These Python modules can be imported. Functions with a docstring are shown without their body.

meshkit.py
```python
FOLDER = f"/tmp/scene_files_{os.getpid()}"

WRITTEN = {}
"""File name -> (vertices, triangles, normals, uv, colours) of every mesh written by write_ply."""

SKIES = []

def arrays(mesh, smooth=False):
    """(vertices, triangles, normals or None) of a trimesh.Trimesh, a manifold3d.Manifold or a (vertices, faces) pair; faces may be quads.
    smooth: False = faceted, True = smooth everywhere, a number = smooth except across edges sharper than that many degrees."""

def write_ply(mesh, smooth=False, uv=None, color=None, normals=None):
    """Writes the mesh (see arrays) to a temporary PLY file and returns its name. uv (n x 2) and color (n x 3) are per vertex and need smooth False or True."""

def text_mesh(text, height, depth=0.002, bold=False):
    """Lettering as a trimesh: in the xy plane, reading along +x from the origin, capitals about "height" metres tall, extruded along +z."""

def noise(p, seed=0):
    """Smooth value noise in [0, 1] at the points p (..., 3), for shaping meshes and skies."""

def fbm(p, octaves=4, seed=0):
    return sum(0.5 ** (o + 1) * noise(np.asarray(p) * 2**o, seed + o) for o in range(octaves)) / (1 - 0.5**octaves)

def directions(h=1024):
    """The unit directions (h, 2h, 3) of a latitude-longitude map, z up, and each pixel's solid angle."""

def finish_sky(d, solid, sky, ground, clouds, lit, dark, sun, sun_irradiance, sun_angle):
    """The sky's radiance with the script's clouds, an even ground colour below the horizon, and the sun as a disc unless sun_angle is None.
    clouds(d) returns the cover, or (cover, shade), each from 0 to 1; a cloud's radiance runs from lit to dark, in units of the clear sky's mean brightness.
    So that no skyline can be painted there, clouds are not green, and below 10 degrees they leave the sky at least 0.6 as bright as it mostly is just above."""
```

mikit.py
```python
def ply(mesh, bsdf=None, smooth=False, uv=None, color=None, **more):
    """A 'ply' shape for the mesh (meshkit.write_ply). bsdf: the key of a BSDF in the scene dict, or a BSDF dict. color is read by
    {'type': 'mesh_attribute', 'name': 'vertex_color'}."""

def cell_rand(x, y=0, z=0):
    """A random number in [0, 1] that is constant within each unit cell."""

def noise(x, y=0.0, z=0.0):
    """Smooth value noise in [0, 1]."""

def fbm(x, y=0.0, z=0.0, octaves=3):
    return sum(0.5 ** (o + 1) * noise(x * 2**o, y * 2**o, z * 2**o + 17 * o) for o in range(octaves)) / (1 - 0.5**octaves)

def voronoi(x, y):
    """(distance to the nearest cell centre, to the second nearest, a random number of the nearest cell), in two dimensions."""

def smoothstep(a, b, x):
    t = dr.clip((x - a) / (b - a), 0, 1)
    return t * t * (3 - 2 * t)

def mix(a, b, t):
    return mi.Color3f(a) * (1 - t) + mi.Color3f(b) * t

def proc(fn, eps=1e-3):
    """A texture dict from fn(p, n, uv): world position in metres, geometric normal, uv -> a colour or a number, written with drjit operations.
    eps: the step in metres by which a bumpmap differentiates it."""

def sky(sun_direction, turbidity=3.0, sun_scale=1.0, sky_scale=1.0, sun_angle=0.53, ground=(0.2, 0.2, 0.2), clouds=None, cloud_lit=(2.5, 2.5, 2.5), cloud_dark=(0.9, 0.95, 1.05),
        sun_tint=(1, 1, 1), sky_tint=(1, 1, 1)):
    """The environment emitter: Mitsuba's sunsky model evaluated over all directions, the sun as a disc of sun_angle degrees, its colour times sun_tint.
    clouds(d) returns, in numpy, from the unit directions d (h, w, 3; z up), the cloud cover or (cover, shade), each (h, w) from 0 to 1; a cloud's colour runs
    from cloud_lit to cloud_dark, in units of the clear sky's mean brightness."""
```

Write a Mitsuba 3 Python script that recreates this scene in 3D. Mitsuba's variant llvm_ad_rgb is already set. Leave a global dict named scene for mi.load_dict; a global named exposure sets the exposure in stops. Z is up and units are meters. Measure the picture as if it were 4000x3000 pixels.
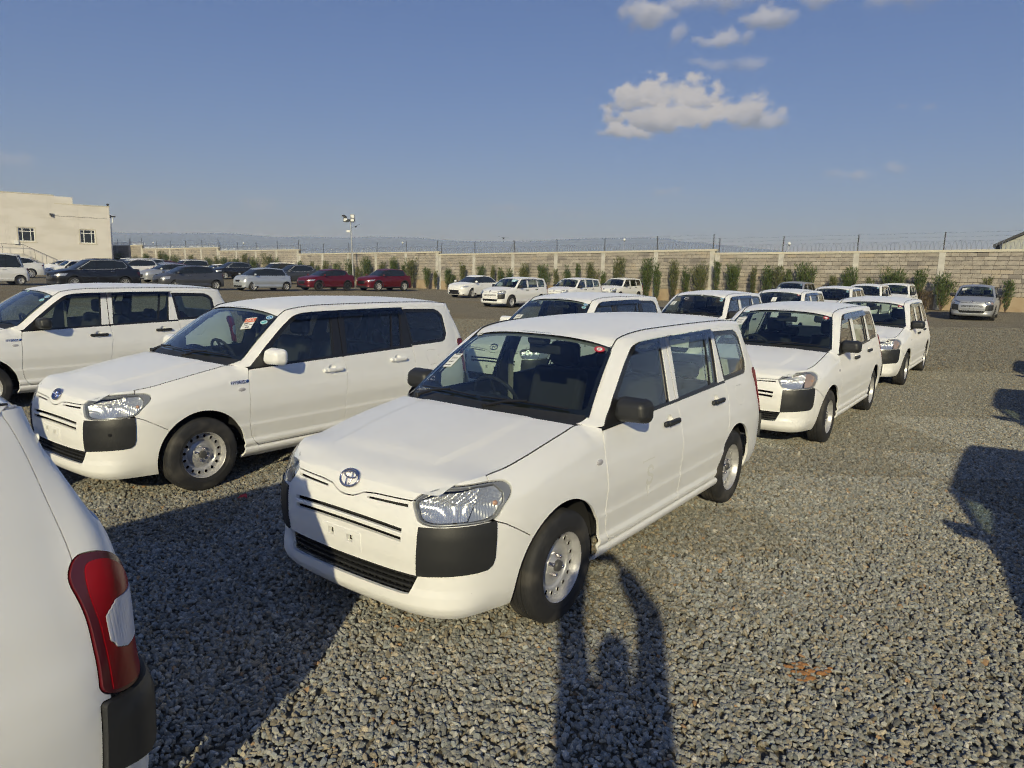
import math, random
import numpy as np
import shapely, trimesh, manifold3d
import mitsuba as mi
import drjit as dr
import mikit, meshkit
from mikit import proc, noise, fbm, voronoi, cell_rand, smoothstep, mix
from scipy.interpolate import CubicSpline, PchipInterpolator
from shapely.geometry import Polygon, Point, LineString, MultiPolygon
from shapely import affinity
import shapely.ops

T4 = mi.ScalarTransform4f
scene, labels = {}, {}

# ------------------------------------------------------------------ camera, sky, exposure
CAM_H, PITCH, ROLL, FOV = 1.829, math.radians(9.11), math.radians(1.458), 72.19
def _axes():
    c, s = math.cos(PITCH), math.sin(PITCH)
    R0 = np.array([[1, 0, 0], [0, -s, -c], [0, c, -s]])
    r = np.array([[math.cos(ROLL), -math.sin(ROLL), 0], [math.sin(ROLL), math.cos(ROLL), 0], [0, 0, 1]])
    return r @ R0
CAM_R = _axes()
_o = np.array([0, 0, CAM_H])
scene['camera'] = {'type': 'perspective', 'fov': FOV, 'fov_axis': 'x', 'near_clip': 0.02, 'far_clip': 60000.0,
                   'to_world': T4().look_at(origin=_o.tolist(), target=(_o + CAM_R[2]).tolist(), up=(-CAM_R[1]).tolist())}
SUN_EL, SUN_AZ = math.radians(22.3), math.radians(7.9)      # the sun stands behind the photographer, a little to the left
SUN = np.array([-math.sin(SUN_AZ) * math.cos(SUN_EL), -math.cos(SUN_AZ) * math.cos(SUN_EL), math.sin(SUN_EL)])

def clouds(d):
    """Small fair-weather clouds, given by azimuth (to the right of +y) and elevation in degrees."""
    az = np.degrees(np.arctan2(d[..., 0], d[..., 1])); el = np.degrees(np.arcsin(np.clip(d[..., 2], -1, 1)))
    cover = np.zeros(az.shape); shade = np.zeros(az.shape)
    near = np.nonzero((el[:, 0] > 0) & (el[:, 0] < 42))[0]
    a, e = az[near], el[near]
    q = np.stack([a * 0.55, e * 0.75, np.zeros(a.shape)], -1)
    big = meshkit.fbm(q + 3.1, 5, 3); fine = meshkit.fbm(q * 2.7 + 9.7, 5, 7)
    warp = (meshkit.fbm(q * 0.9 + 20, 4, 11) - .5)
    aw = a + 1.3 * warp; ew = e + .8 * (meshkit.fbm(q * 1.1 + 40, 4, 13) - .5)
    cv = np.zeros(a.shape); sh = np.zeros(a.shape)
    def lump(ca, ce, ra, re, dens, soft=.5, flat=0.0):
        nonlocal cv, sh
        x = (aw - ca) / ra; y = (ew - ce) / re
        y = np.where(y < 0, y * (1 + flat), y)
        r = np.sqrt(x * x + y * y)
        v = (1 - r) + 1.0 * (big - .5) + 1.7 * (fine - .5)
        c = np.clip(v / soft, 0, 1) * dens
        s_ = np.clip(.22 - y * .95 + 1.1 * (big - .5) + .8 * (fine - .5), 0, 1)
        sh = np.where(c > cv, s_, sh); cv = np.maximum(cv, c)
    for k in CLOUDS: lump(*k)
    cover[near] = cv; shade[near] = sh
    return cover, shade
# azimuth, elevation, half-widths, density, edge softness, flatness of the base
CLOUDS = [(12.4, 11.6, 5.6, 2.1, .96, .42, 1.1), (9.9, 12.9, 2.9, 1.7, .95, .34, .6), (13.2, 13.0, 2.4, 1.6, .93, .36, .6), (16.3, 11.7, 2.6, 1.2, .9, .4, .8), (18.6, 11.2, 1.4, .8, .7, .5, .4), (8.4, 10.6, 2.2, .8, .9, .4, .8),
          (9.6, 18.6, 1.9, 1.2, .80, .6, 0), (12.0, 19.3, 1.6, .8, .6, .7, 0), (15.2, 19.6, 2.8, 1.3, .72, .8, 0), (18.2, 18.0, 2.0, .7, .72, .5, 0), (21.8, 19.0, 2.0, .9, .68, .6, 0), (26.8, 18.4, 2.2, .8, .5, .7, 0), (15.2, 16.8, 1.8, .6, .66, .5, 0),
          (14.6, 15.3, 2.0, .45, .38, .7, 0), (17.6, 15.2, 1.1, .6, .42, .7, 0), (11.8, 17.3, .7, .8, .5, .7, 0), (24.8, 7.4, 2.2, .55, .40, .9, 0), (27.4, 7.8, 1.4, .5, .36, .9, 0), (11.6, 6.3, 1.4, .4, .34, .9, 0), (13.5, 5.9, 2.2, .25, .2, 1, 0), (-.5, 4.9, 2.0, .4, .30, 1.0, 0), (-19.5, 4.4, 1.2, .6, .30, 1.0, 0),
          (27.2, 11.6, .5, .2, .3, .9, 0), (28.8, 11.4, .5, .2, .3, .9, 0), (-35, 6.2, 2.0, .6, .3, 1.0, 0), (4.0, 4.6, 3.0, .35, .24, 1.0, 0), (-14, 4.4, 3.4, .5, .18, 1.0, 0), (-26, 4.0, 2.4, .5, .2, 1.0, 0)]
scene['sky'] = mikit.sky(SUN.tolist(), turbidity=3.0, clouds=clouds, cloud_lit=(3.3, 3.25, 3.25), cloud_dark=(1.35, 1.42, 1.6),
                         sun_tint=(.87, 1.10, 1.32), sky_tint=(.42, .505, .89), sun_angle=.7)
exposure = 1.84

# ------------------------------------------------------------------ helpers
def lab(key, label=None, cat=None, group=None, kind=None):
    d = {}
    if label: d['label'] = label
    if cat: d['category'] = cat
    if group: d['group'] = group
    if kind: d['kind'] = kind
    labels[key] = d

def numbered(name, taken):
    if name not in taken: return name
    k = 1
    while f'{name}_{k:03d}' in taken: k += 1
    return f'{name}_{k:03d}'
NAMES = set()
def thing(name, label, cat, group=None):
    k = numbered(name, NAMES); NAMES.add(k); lab(k, label, cat, group); return k
def put(parent, name, shape):
    """One part: an entry parent__name of the scene, numbered when the name is taken."""
    k = numbered(f'{parent}__{name}' if parent else name, scene); scene[k] = shape; return k
def vfn(V, F, N, bsdf, **kw):
    path = meshkit.write_ply((V, F), False, normals=N)
    return {'type': 'ply', 'filename': path, 'face_normals': False, 'bsdf': {'type': 'ref', 'id': bsdf}, **kw}
def tm(mesh, bsdf, smooth=35, **kw): return mikit.ply(mesh, bsdf, smooth=smooth, **kw)
cat = trimesh.util.concatenate
def box(lo, hi):
    lo, hi = np.minimum(lo, hi), np.maximum(lo, hi)
    m = trimesh.creation.box(np.array(hi) - np.array(lo)); m.apply_translation((np.array(lo) + np.array(hi)) / 2); return m
def tube(pts, r, n=8, closed=False):
    """A round bar along a polyline (r: one radius or one per point)."""
    p = np.asarray(pts, float); r = np.broadcast_to(r, (len(p),))
    t = np.gradient(p, axis=0) if not closed else np.roll(p, -1, 0) - np.roll(p, 1, 0)
    t /= np.linalg.norm(t, axis=1, keepdims=True) + 1e-12
    up = np.array([0, 0, 1.0]) if abs(t[:, 2]).max() < .95 else np.array([.31, .95, .05])
    a = np.cross(t, up); a /= np.linalg.norm(a, axis=1, keepdims=True) + 1e-12; b = np.cross(t, a)
    th = np.arange(n) * 2 * np.pi / n
    V = p[:, None] + r[:, None, None] * (np.cos(th)[None, :, None] * a[:, None] + np.sin(th)[None, :, None] * b[:, None])
    m = len(p); F = []
    for i in range(m if closed else m - 1):
        j = (i + 1) % m
        for k in range(n):
            l = (k + 1) % n
            F += [[i * n + k, i * n + l, j * n + l], [i * n + k, j * n + l, j * n + k]]
    V = V.reshape(-1, 3)
    if not closed:
        c0, c1 = len(V), len(V) + 1; V = np.vstack([V, p[:1], p[-1:]])
        for k in range(n):
            l = (k + 1) % n
            F += [[c0, l, k], [c1, (m - 1) * n + k, (m - 1) * n + l]]
    mesh = trimesh.Trimesh(V, F, process=False); mesh.fix_normals() if False else None
    return mesh
def lathe(prof, n=48, axis='y', a0=0.0, a1=2 * np.pi):
    """Surface of revolution of (radius, height) points about the axis."""
    p = np.asarray(prof, float); full = abs(a1 - a0 - 2 * np.pi) < 1e-6
    th = np.linspace(a0, a1, n + 1)[: n if full else n + 1]
    R, H = p[:, 0], p[:, 1]
    V = np.stack([R[:, None] * np.cos(th), R[:, None] * np.sin(th), np.broadcast_to(H[:, None], (len(p), len(th)))], -1)
    if axis == 'y': V = np.stack([V[..., 0], V[..., 2], V[..., 1]], -1)
    m = len(th); F = []
    for i in range(len(p) - 1):
        for k in range(m if full else m - 1):
            l = (k + 1) % m
            a, b, c, d = i * m + k, i * m + l, (i + 1) * m + l, (i + 1) * m + k
            F += [[a, b, c], [a, c, d]] if axis == 'y' else [[a, c, b], [a, d, c]]
    return trimesh.Trimesh(V.reshape(-1, 3), F, process=False)
def rbox(lo, hi, r, n=8):
    """A box with round edges."""
    lo, hi = np.array(lo, float), np.array(hi, float)
    r = min(r, (hi - lo).min() / 2 - 1e-4)
    s = manifold3d.Manifold.sphere(r, n)
    return m2t(manifold3d.Manifold.batch_hull([s.translate((x, y, z)) for x in (lo[0] + r, hi[0] - r) for y in (lo[1] + r, hi[1] - r) for z in (lo[2] + r, hi[2] - r)]))
def m2t(m):
    q = m.to_mesh(); return trimesh.Trimesh(q.vert_properties[:, :3], q.tri_verts, process=False)
def moved(m, x=0, y=0, z=0, rot=None):
    m = m.copy()
    if rot: m.apply_transform(trimesh.transformations.rotation_matrix(math.radians(rot[0]), rot[1]))
    m.apply_translation([x, y, z]); return m
def pch(pts):
    a = np.array(pts, float); a = a[np.argsort(a[:, 0])]
    f = PchipInterpolator(a[:, 0], a[:, 1]); lo, hi = a[0, 0], a[-1, 0]
    return lambda x: f(np.clip(x, lo, hi))
def sm(a, b, x):
    t = np.clip((np.asarray(x, float) - a) / (b - a), 0, 1); return t * t * (3 - 2 * t)

def grid_tri(poly, step, step2=None):
    """Triangles of a flat region, cut along a square grid so that it can be bent; (uv, faces)."""
    sx, sy = step, step2 or step
    x0, y0, x1, y1 = poly.bounds
    xs = np.arange(math.floor(x0 / sx), math.ceil(x1 / sx)) * sx; ys = np.arange(math.floor(y0 / sy), math.ceil(y1 / sy)) * sy
    X, Y = (g.ravel() for g in np.meshgrid(xs, ys)); B = shapely.box(X, Y, X + sx, Y + sy)
    shapely.prepare(poly); ins = shapely.contains_properly(poly, B); hit = shapely.intersects(poly, B) & ~ins
    pts, tris = [], []
    if ins.any():
        x, y = X[ins], Y[ins]; k = len(x)
        pts.append(np.stack([np.stack([x, y], 1), np.stack([x + sx, y], 1), np.stack([x + sx, y + sy], 1), np.stack([x, y + sy], 1)], 1).reshape(-1, 2))
        b = 4 * np.arange(k)[:, None]; tris.append(np.vstack([b + [0, 1, 2], b + [0, 2, 3]]))
    n = sum(len(p) for p in pts)
    cut = shapely.intersection(B[hit], poly)
    parts = [g for g in shapely.get_parts(cut) for g in (shapely.get_parts(g) if g.geom_type != 'Polygon' else [g]) if g.geom_type == 'Polygon' and g.area > 1e-9]
    tri = shapely.get_parts(shapely.constrained_delaunay_triangles(np.array(parts, dtype=object))) if parts else []
    out = []
    for g in tri:
        out += list(shapely.get_parts(g)) if g.geom_type != 'Polygon' else [g]
    if out:
        c = np.stack([np.asarray(g.exterior.coords)[:3] for g in out])
        e = c[:, 1] - c[:, 0]; h = c[:, 2] - c[:, 0]; ar = e[:, 0] * h[:, 1] - e[:, 1] * h[:, 0]
        c[ar < 0] = c[ar < 0][:, ::-1]; c = c[abs(ar) > 1e-12]
        pts.append(c.reshape(-1, 2)); tris.append(n + np.arange(3 * len(c)).reshape(-1, 3))
    P2, Fc = np.vstack(pts), np.vstack(tris)
    _, idx, inv = np.unique(np.round(P2, 6), axis=0, return_index=True, return_inverse=True)
    Fc = inv.ravel()[Fc]; Fc = Fc[(Fc[:, 0] != Fc[:, 1]) & (Fc[:, 1] != Fc[:, 2]) & (Fc[:, 0] != Fc[:, 2])]
    return P2[idx], Fc
def panel(surf, poly, step=.03, off=0.0, thick=.012, step2=None):
    """A bent sheet: the flat region poly laid on surf(u, v) -> xyz, off metres proud of it, with edges thick metres deep. Returns (V, F, N)."""
    U, F = grid_tri(poly, step, step2)
    e = 5e-4; u, v = U[:, 0], U[:, 1]
    p = surf(u, v); n = np.cross(surf(u + e, v) - surf(u - e, v), surf(u, v + e) - surf(u, v - e))
    n /= np.linalg.norm(n, axis=1, keepdims=True) + 1e-15
    V = p + n * off
    if not thick: return V, F, n
    ed = np.vstack([F[:, [0, 1]], F[:, [1, 2]], F[:, [2, 0]]]); key = {tuple(x) for x in ed.tolist()}
    bd = np.array([x for x in ed.tolist() if (x[1], x[0]) not in key])
    a, b = bd[:, 0], bd[:, 1]; t = V[b] - V[a]; m = np.cross(t, n[a] + n[b]); m /= np.linalg.norm(m, axis=1, keepdims=True) + 1e-15
    k = len(V); q = len(bd)
    V2 = np.vstack([V, V[a], V[b], V[b] - n[b] * thick, V[a] - n[a] * thick]); N2 = np.vstack([n, m, m, m, m])
    i = k + np.arange(q); F2 = np.vstack([F, np.stack([i, i + 3 * q, i + 2 * q], 1), np.stack([i, i + 2 * q, i + q], 1)])
    return V2, F2, N2
def mirror(M): V, F, N = M; return V * [1, -1, 1], F[:, ::-1], N * [1, -1, 1]
def join(*Ms):
    V, F, N, k = [], [], [], 0
    for v, f, n in Ms: V.append(v); F.append(f + k); N.append(n); k += len(v)
    return np.vstack(V), np.vstack(F), np.vstack(N)
def flat(mesh, smooth=35):
    v, f, n = meshkit.arrays(mesh, smooth)
    if n is None:
        v = v[f].reshape(-1, 3); f = np.arange(len(v)).reshape(-1, 3)
        n = np.cross(v[1::3] - v[::3], v[2::3] - v[::3]); n /= np.linalg.norm(n, axis=1, keepdims=True) + 1e-15; n = np.repeat(n, 3, 0)
    return v, f, n
def gridmesh(V):
    """(V, F, N) of a rows x columns grid of points, with smooth normals."""
    a, b = V.shape[:2]
    du, dv = np.gradient(V, axis=0), np.gradient(V, axis=1); N = np.cross(du, dv); N /= np.linalg.norm(N, axis=-1, keepdims=True) + 1e-15
    i, j = np.meshgrid(np.arange(a - 1), np.arange(b - 1), indexing='ij'); q = (i * b + j).ravel()
    F = np.vstack([np.stack([q, q + b, q + b + 1], 1), np.stack([q, q + b + 1, q + 1], 1)])
    return V.reshape(-1, 3), F, N.reshape(-1, 3)
def flip(M): V, F, N = M; return V, F[:, ::-1], -N
def PG(*pts): return Polygon(pts).buffer(0)
def rnd(p, r): return p.buffer(-r, join_style='mitre').buffer(2 * r, quad_segs=6).buffer(-r, join_style='mitre') if r else p
def soft(p, r): return p.buffer(-r, join_style='mitre').buffer(r, quad_segs=6)
def chaikin(p, n=2):
    """A polygon with its corners rounded off."""
    c = np.asarray(p.exterior.coords)[:-1]
    for _ in range(n): d = np.roll(c, -1, 0); c = np.stack([c * .75 + d * .25, c * .25 + d * .75], 1).reshape(-1, 2)
    return Polygon(c).buffer(0)
def ground_z(x, y):
    x = np.asarray(x, float); y = np.asarray(y, float)
    xx = np.clip(x, -30, 26)
    z = sm(9, 31, y) * np.where(xx > 0, .0006, .00028) * xx ** 2 + .0018 * np.maximum(0, np.minimum(y, 120) - 16)
    return z
# (pictures are rendered by the caller)
# ------------------------------------------------------------------ materials (each defined once)
def rgb(*c): return {'type': 'rgb', 'value': list(c)}
def mat(name, color, rough=.5, **kw):
    scene[name] = {'type': 'twosided', 'bsdf': {'type': 'principled', 'base_color': color if isinstance(color, dict) else rgb(*color), 'roughness': rough, **kw}}
def dusty(c, d, k=1.0, amt=.5):
    """A paint colour with faint blotches of dust and rain streaks."""
    def fn(p, n, uv):
        t = fbm(p.x * 2.1 * k, p.y * 2.1 * k, p.z * 3.0 * k, 4); s = noise(p.x * 23, p.y * 23, p.z * 2.2)
        f = smoothstep(.45, .85, t) * .8 + smoothstep(.72, .98, s) * .35 + smoothstep(.7, .95, noise(p.x * 160, p.y * 160, p.z * 160)) * .12
        return mix(c, d, dr.clip(f * amt, 0, 1))
    return proc(fn)
mat('white_paint', dusty((.80, .80, .79), (.71, .69, .64), 1.0, .25), .26, clearcoat=1.0, clearcoat_gloss=.96, specular=.55)
mat('cream_white', dusty((.80, .79, .74), (.70, .66, .58), 1.3, .3), .32, clearcoat=.7, clearcoat_gloss=.93)
mat('silver_paint', dusty((.46, .475, .50), (.40, .39, .37), 1.2, .4), .34, metallic=.55, clearcoat=.8, clearcoat_gloss=.9)
mat('pale_blue_silver_paint', dusty((.50, .54, .60), (.44, .43, .41), 1.2, .4), .34, metallic=.45, clearcoat=.8, clearcoat_gloss=.9)
mat('grey_paint', dusty((.085, .088, .10), (.14, .13, .12), 1.2, .4), .32, metallic=.4, clearcoat=1.0, clearcoat_gloss=.93)
mat('charcoal_paint', dusty((.06, .065, .075), (.12, .115, .105), 1.2, .4), .32, metallic=.35, clearcoat=1.0, clearcoat_gloss=.93)
mat('black_paint', dusty((.008, .008, .010), (.05, .048, .044), 1.2, .14), .22, clearcoat=1.0, clearcoat_gloss=.94)
mat('red_paint', dusty((.135, .005, .014), (.15, .04, .04), 1.2, .3), .3, metallic=.35, clearcoat=1.0, clearcoat_gloss=.94)
mat('dark_red_paint', dusty((.13, .010, .014), (.15, .06, .05), 1.2, .3), .3, metallic=.3, clearcoat=1.0, clearcoat_gloss=.94)
mat('black_plastic', dusty((.022, .023, .025), (.06, .059, .056), 2.0, .16), .48)
mat('black_gloss', (.017, .017, .019), .22)
mat('dark_trim', (.020, .020, .022), .7)
mat('seat_fabric', (.028, .028, .031), .9)
mat('grey_trim', (.22, .215, .20), .75)
mat('beige_trim', (.36, .345, .31), .75)
def rubber(p, n, uv):
    t = fbm(p.x * 9, p.y * 9, p.z * 9, 3); return mix((.022, .022, .024), (.065, .060, .054), smoothstep(.4, .85, t))
mat('tyre_rubber', proc(rubber), .72)
def steelc(p, n, uv): return mix((.50, .50, .51), (.36, .34, .31), smoothstep(.5, .85, fbm(p.x * 25, p.y * 25, p.z * 25, 3)) * .6)
mat('painted_steel', proc(steelc), .36, metallic=.45)
mat('alloy', (.66, .66, .67), .3, metallic=.35)
mat('rust', (.055, .025, .012), .9)
mat('hub_plastic', (.075, .075, .078), .45)
scene['chrome'] = {'type': 'twosided', 'bsdf': {'type': 'roughconductor', 'material': 'Cr', 'alpha': .06}}
scene['blue_chrome'] = {'type': 'twosided', 'bsdf': {'type': 'principled', 'base_color': rgb(.07, .16, .46), 'metallic': .8, 'roughness': .18}}
scene['reflector'] = {'type': 'twosided', 'bsdf': {'type': 'blendbsdf', 'weight': .42, 'a': {'type': 'roughconductor', 'material': 'Al', 'alpha': .07}, 'b': {'type': 'principled', 'base_color': rgb(.40, .41, .42), 'roughness': .6}}}
mat('lamp_grey', (.34, .345, .35), .3, metallic=.4)
mat('lamp_amber', (.50, .37, .29), .3, metallic=.4, clearcoat=.6)
mat('amber_bulb', (.48, .27, .17), .3)
mat('lamp_silver', (.52, .53, .54), .24, metallic=.6, clearcoat=1.0)
scene['glass_clear'] = {'type': 'thindielectric', 'int_ior': 1.52, 'specular_transmittance': rgb(.70, .79, .735)}
scene['glass_privacy'] = {'type': 'thindielectric', 'int_ior': 1.52, 'specular_transmittance': rgb(.13, .14, .14)}
scene['visor_smoke'] = {'type': 'thindielectric', 'int_ior': 1.49, 'specular_transmittance': rgb(.15, .145, .15)}
scene['lens_clear'] = {'type': 'thindielectric', 'int_ior': 1.5, 'specular_transmittance': rgb(.95, .96, .96)}
mat('far_glass', (.018, .022, .026), .06, specular=.6)
def redlens(p, n, uv):
    t = smoothstep(.4, .7, noise(p.x * 6, p.y * 6, p.z * 4)); return mix((.22, .002, .006), (.36, .004, .008), t)
mat('red_lens', proc(redlens), .25, clearcoat=.3, clearcoat_gloss=.97, specular=.3)
mat('dark_red_lens', (.085, .004, .008), .18, clearcoat=1.0, clearcoat_gloss=.97)
mat('white_lens', (.62, .62, .66), .22, clearcoat=1.0, clearcoat_gloss=.95)
mat('marker_lens', (.42, .41, .43), .2, clearcoat=1.0)
mat('paper', (.72, .73, .70), .8)
mat('paper_orange', (.62, .16, .09), .8)
mat('ink', (.03, .03, .035), .8)
mat('sticker_blue', (.02, .13, .42), .4)
mat('sticker_teal', (.03, .30, .34), .4)
mat('sticker_pale', (.50, .70, .74), .4)
mat('sticker_red', (.45, .03, .05), .4)
mat('marker_white', (.78, .79, .78), .6)
mat('green_sign', (.16, .50, .10), .5)
def concrete(p, n, uv):
    t = fbm(p.x * 3, p.y * 3, p.z * 3, 4); return mix((.60, .58, .53), (.46, .44, .40), smoothstep(.3, .8, t))
mat('concrete', proc(concrete), .85)
def stone(k):
    def fn(p, n, uv):
        t = fbm(p.x * 5 + k, p.y * 5, p.z * 7, 4); u = noise(p.x * 1.1 + 7 * k, p.y * 1.1, p.z * 2.5)
        c = mix((.43, .39, .335), (.30, .27, .235), smoothstep(.25, .8, t)); return mix(c, [(.50, .46, .40), (.21, .19, .175), (.45, .385, .30)][k], smoothstep(.45, .8, u) * .8)
    return proc(fn)
for _k in range(3): mat(('wall_stone', 'wall_stone_grey', 'wall_stone_tan')[_k], stone(_k), .9)
mat('mortar', (.13, .112, .095), .9)
def plaster(p, n, uv): return mix((.42, .33, .225), (.33, .24, .15), smoothstep(.35, .75, fbm(p.x * 1.5, p.y * 1.5, p.z * 2, 4)))
mat('plinth_plaster', proc(plaster), .9)
def cream(p, n, uv): return mix((.69, .66, .62), (.63, .60, .55), smoothstep(.35, .75, fbm(p.x * .5, p.y * .5, p.z * .9, 4)))
mat('cream_render', proc(cream), .85)
mat('coping_paint', (.60, .56, .45), .8)
mat('frame_white', (.78, .78, .76), .4)
mat('dark_metal', (.05, .05, .052), .5)
mat('grey_metal', (.33, .34, .35), .45, metallic=.4)
mat('galvanised', (.50, .51, .52), .38, metallic=.7)
mat('razor_steel', (.62, .63, .64), .3, metallic=.8)
mat('shed_wall', (.42, .43, .40), .7)
mat('lamp_face', (.75, .76, .74), .2)
mat('skin', (.10, .055, .036), .55)
mat('hair', (.012, .011, .010), .7)
mat('red_shirt', (.30, .07, .045), .9)
mat('grey_shirt', (.16, .17, .19), .9)
mat('trousers', (.03, .034, .05), .9)
mat('bark', (.12, .085, .055), .9)
def leafc(a, b):
    def fn(p, n, uv): return mix(a, b, smoothstep(.3, .75, fbm(p.x * 3.1, p.y * 3.1, p.z * 3.1, 3)))
    return proc(fn)
for _n, _a, _b in (('leaf_green', (.055, .085, .026), (.10, .13, .042)), ('leaf_olive', (.085, .10, .038), (.135, .14, .055)), ('leaf_dry', (.10, .078, .055), (.16, .125, .085))):
    scene[_n] = {'type': 'twosided', 'bsdf': {'type': 'principled', 'base_color': leafc(_a, _b), 'roughness': .55, 'specular': .3}}
def hillc(p, n, uv): return mix((.034, .044, .034), (.046, .052, .038), smoothstep(.35, .7, fbm(p.x * .004, p.y * .004, p.z * .01, 4)))
mat('hill_scrub', proc(hillc), .95)
# gravel: the sheet under the loose stones
def gravel_col(p, n, uv):
    f1, f2, r = voronoi(p.x * 30, p.y * 30); g1, g2, r2 = voronoi(p.x * 11 + 5, p.y * 11 + 3)
    big = fbm(p.x * .35, p.y * .35, 0, 4); mid = fbm(p.x * 2.1, p.y * 2.1, 3, 3)
    c = mix((.155, .147, .132), (.40, .375, .335), r * r)
    c = mix(c, (.34, .24, .15), smoothstep(.965, .99, r) * .9)
    c = mix(c, (.30, .275, .235), .30 * r2)
    c = c * mi.Color3f(.82, .79, .71) * (.62 + .42 * smoothstep(.02, .30, f2 - f1))
    return mix(c, c * mi.Color3f(1.12, 1.02, .86), smoothstep(.45, .75, big) * .8) * (.86 + .28 * mid)
def gravel_h(p, n, uv):
    f1, f2, r = voronoi(p.x * 30, p.y * 30); g1, g2, r2 = voronoi(p.x * 11 + 5, p.y * 11 + 3)
    return .016 * smoothstep(0, .5, f2 - f1) * (.35 + r) + .012 * r2 * smoothstep(0, .3, g2 - g1)
scene['gravel_sheet'] = {'type': 'twosided', 'bsdf': {'type': 'bumpmap', 'arbitrary': proc(gravel_h, 4e-3), 'scale': 1.0, 'bsdf': {'type': 'principled', 'base_color': proc(gravel_col), 'roughness': .85, 'specular': .25}}}
scene['gravel_stone'] = {'type': 'twosided', 'bsdf': {'type': 'principled', 'base_color': {'type': 'mesh_attribute', 'name': 'vertex_color'}, 'roughness': .8, 'specular': .3}}
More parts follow.
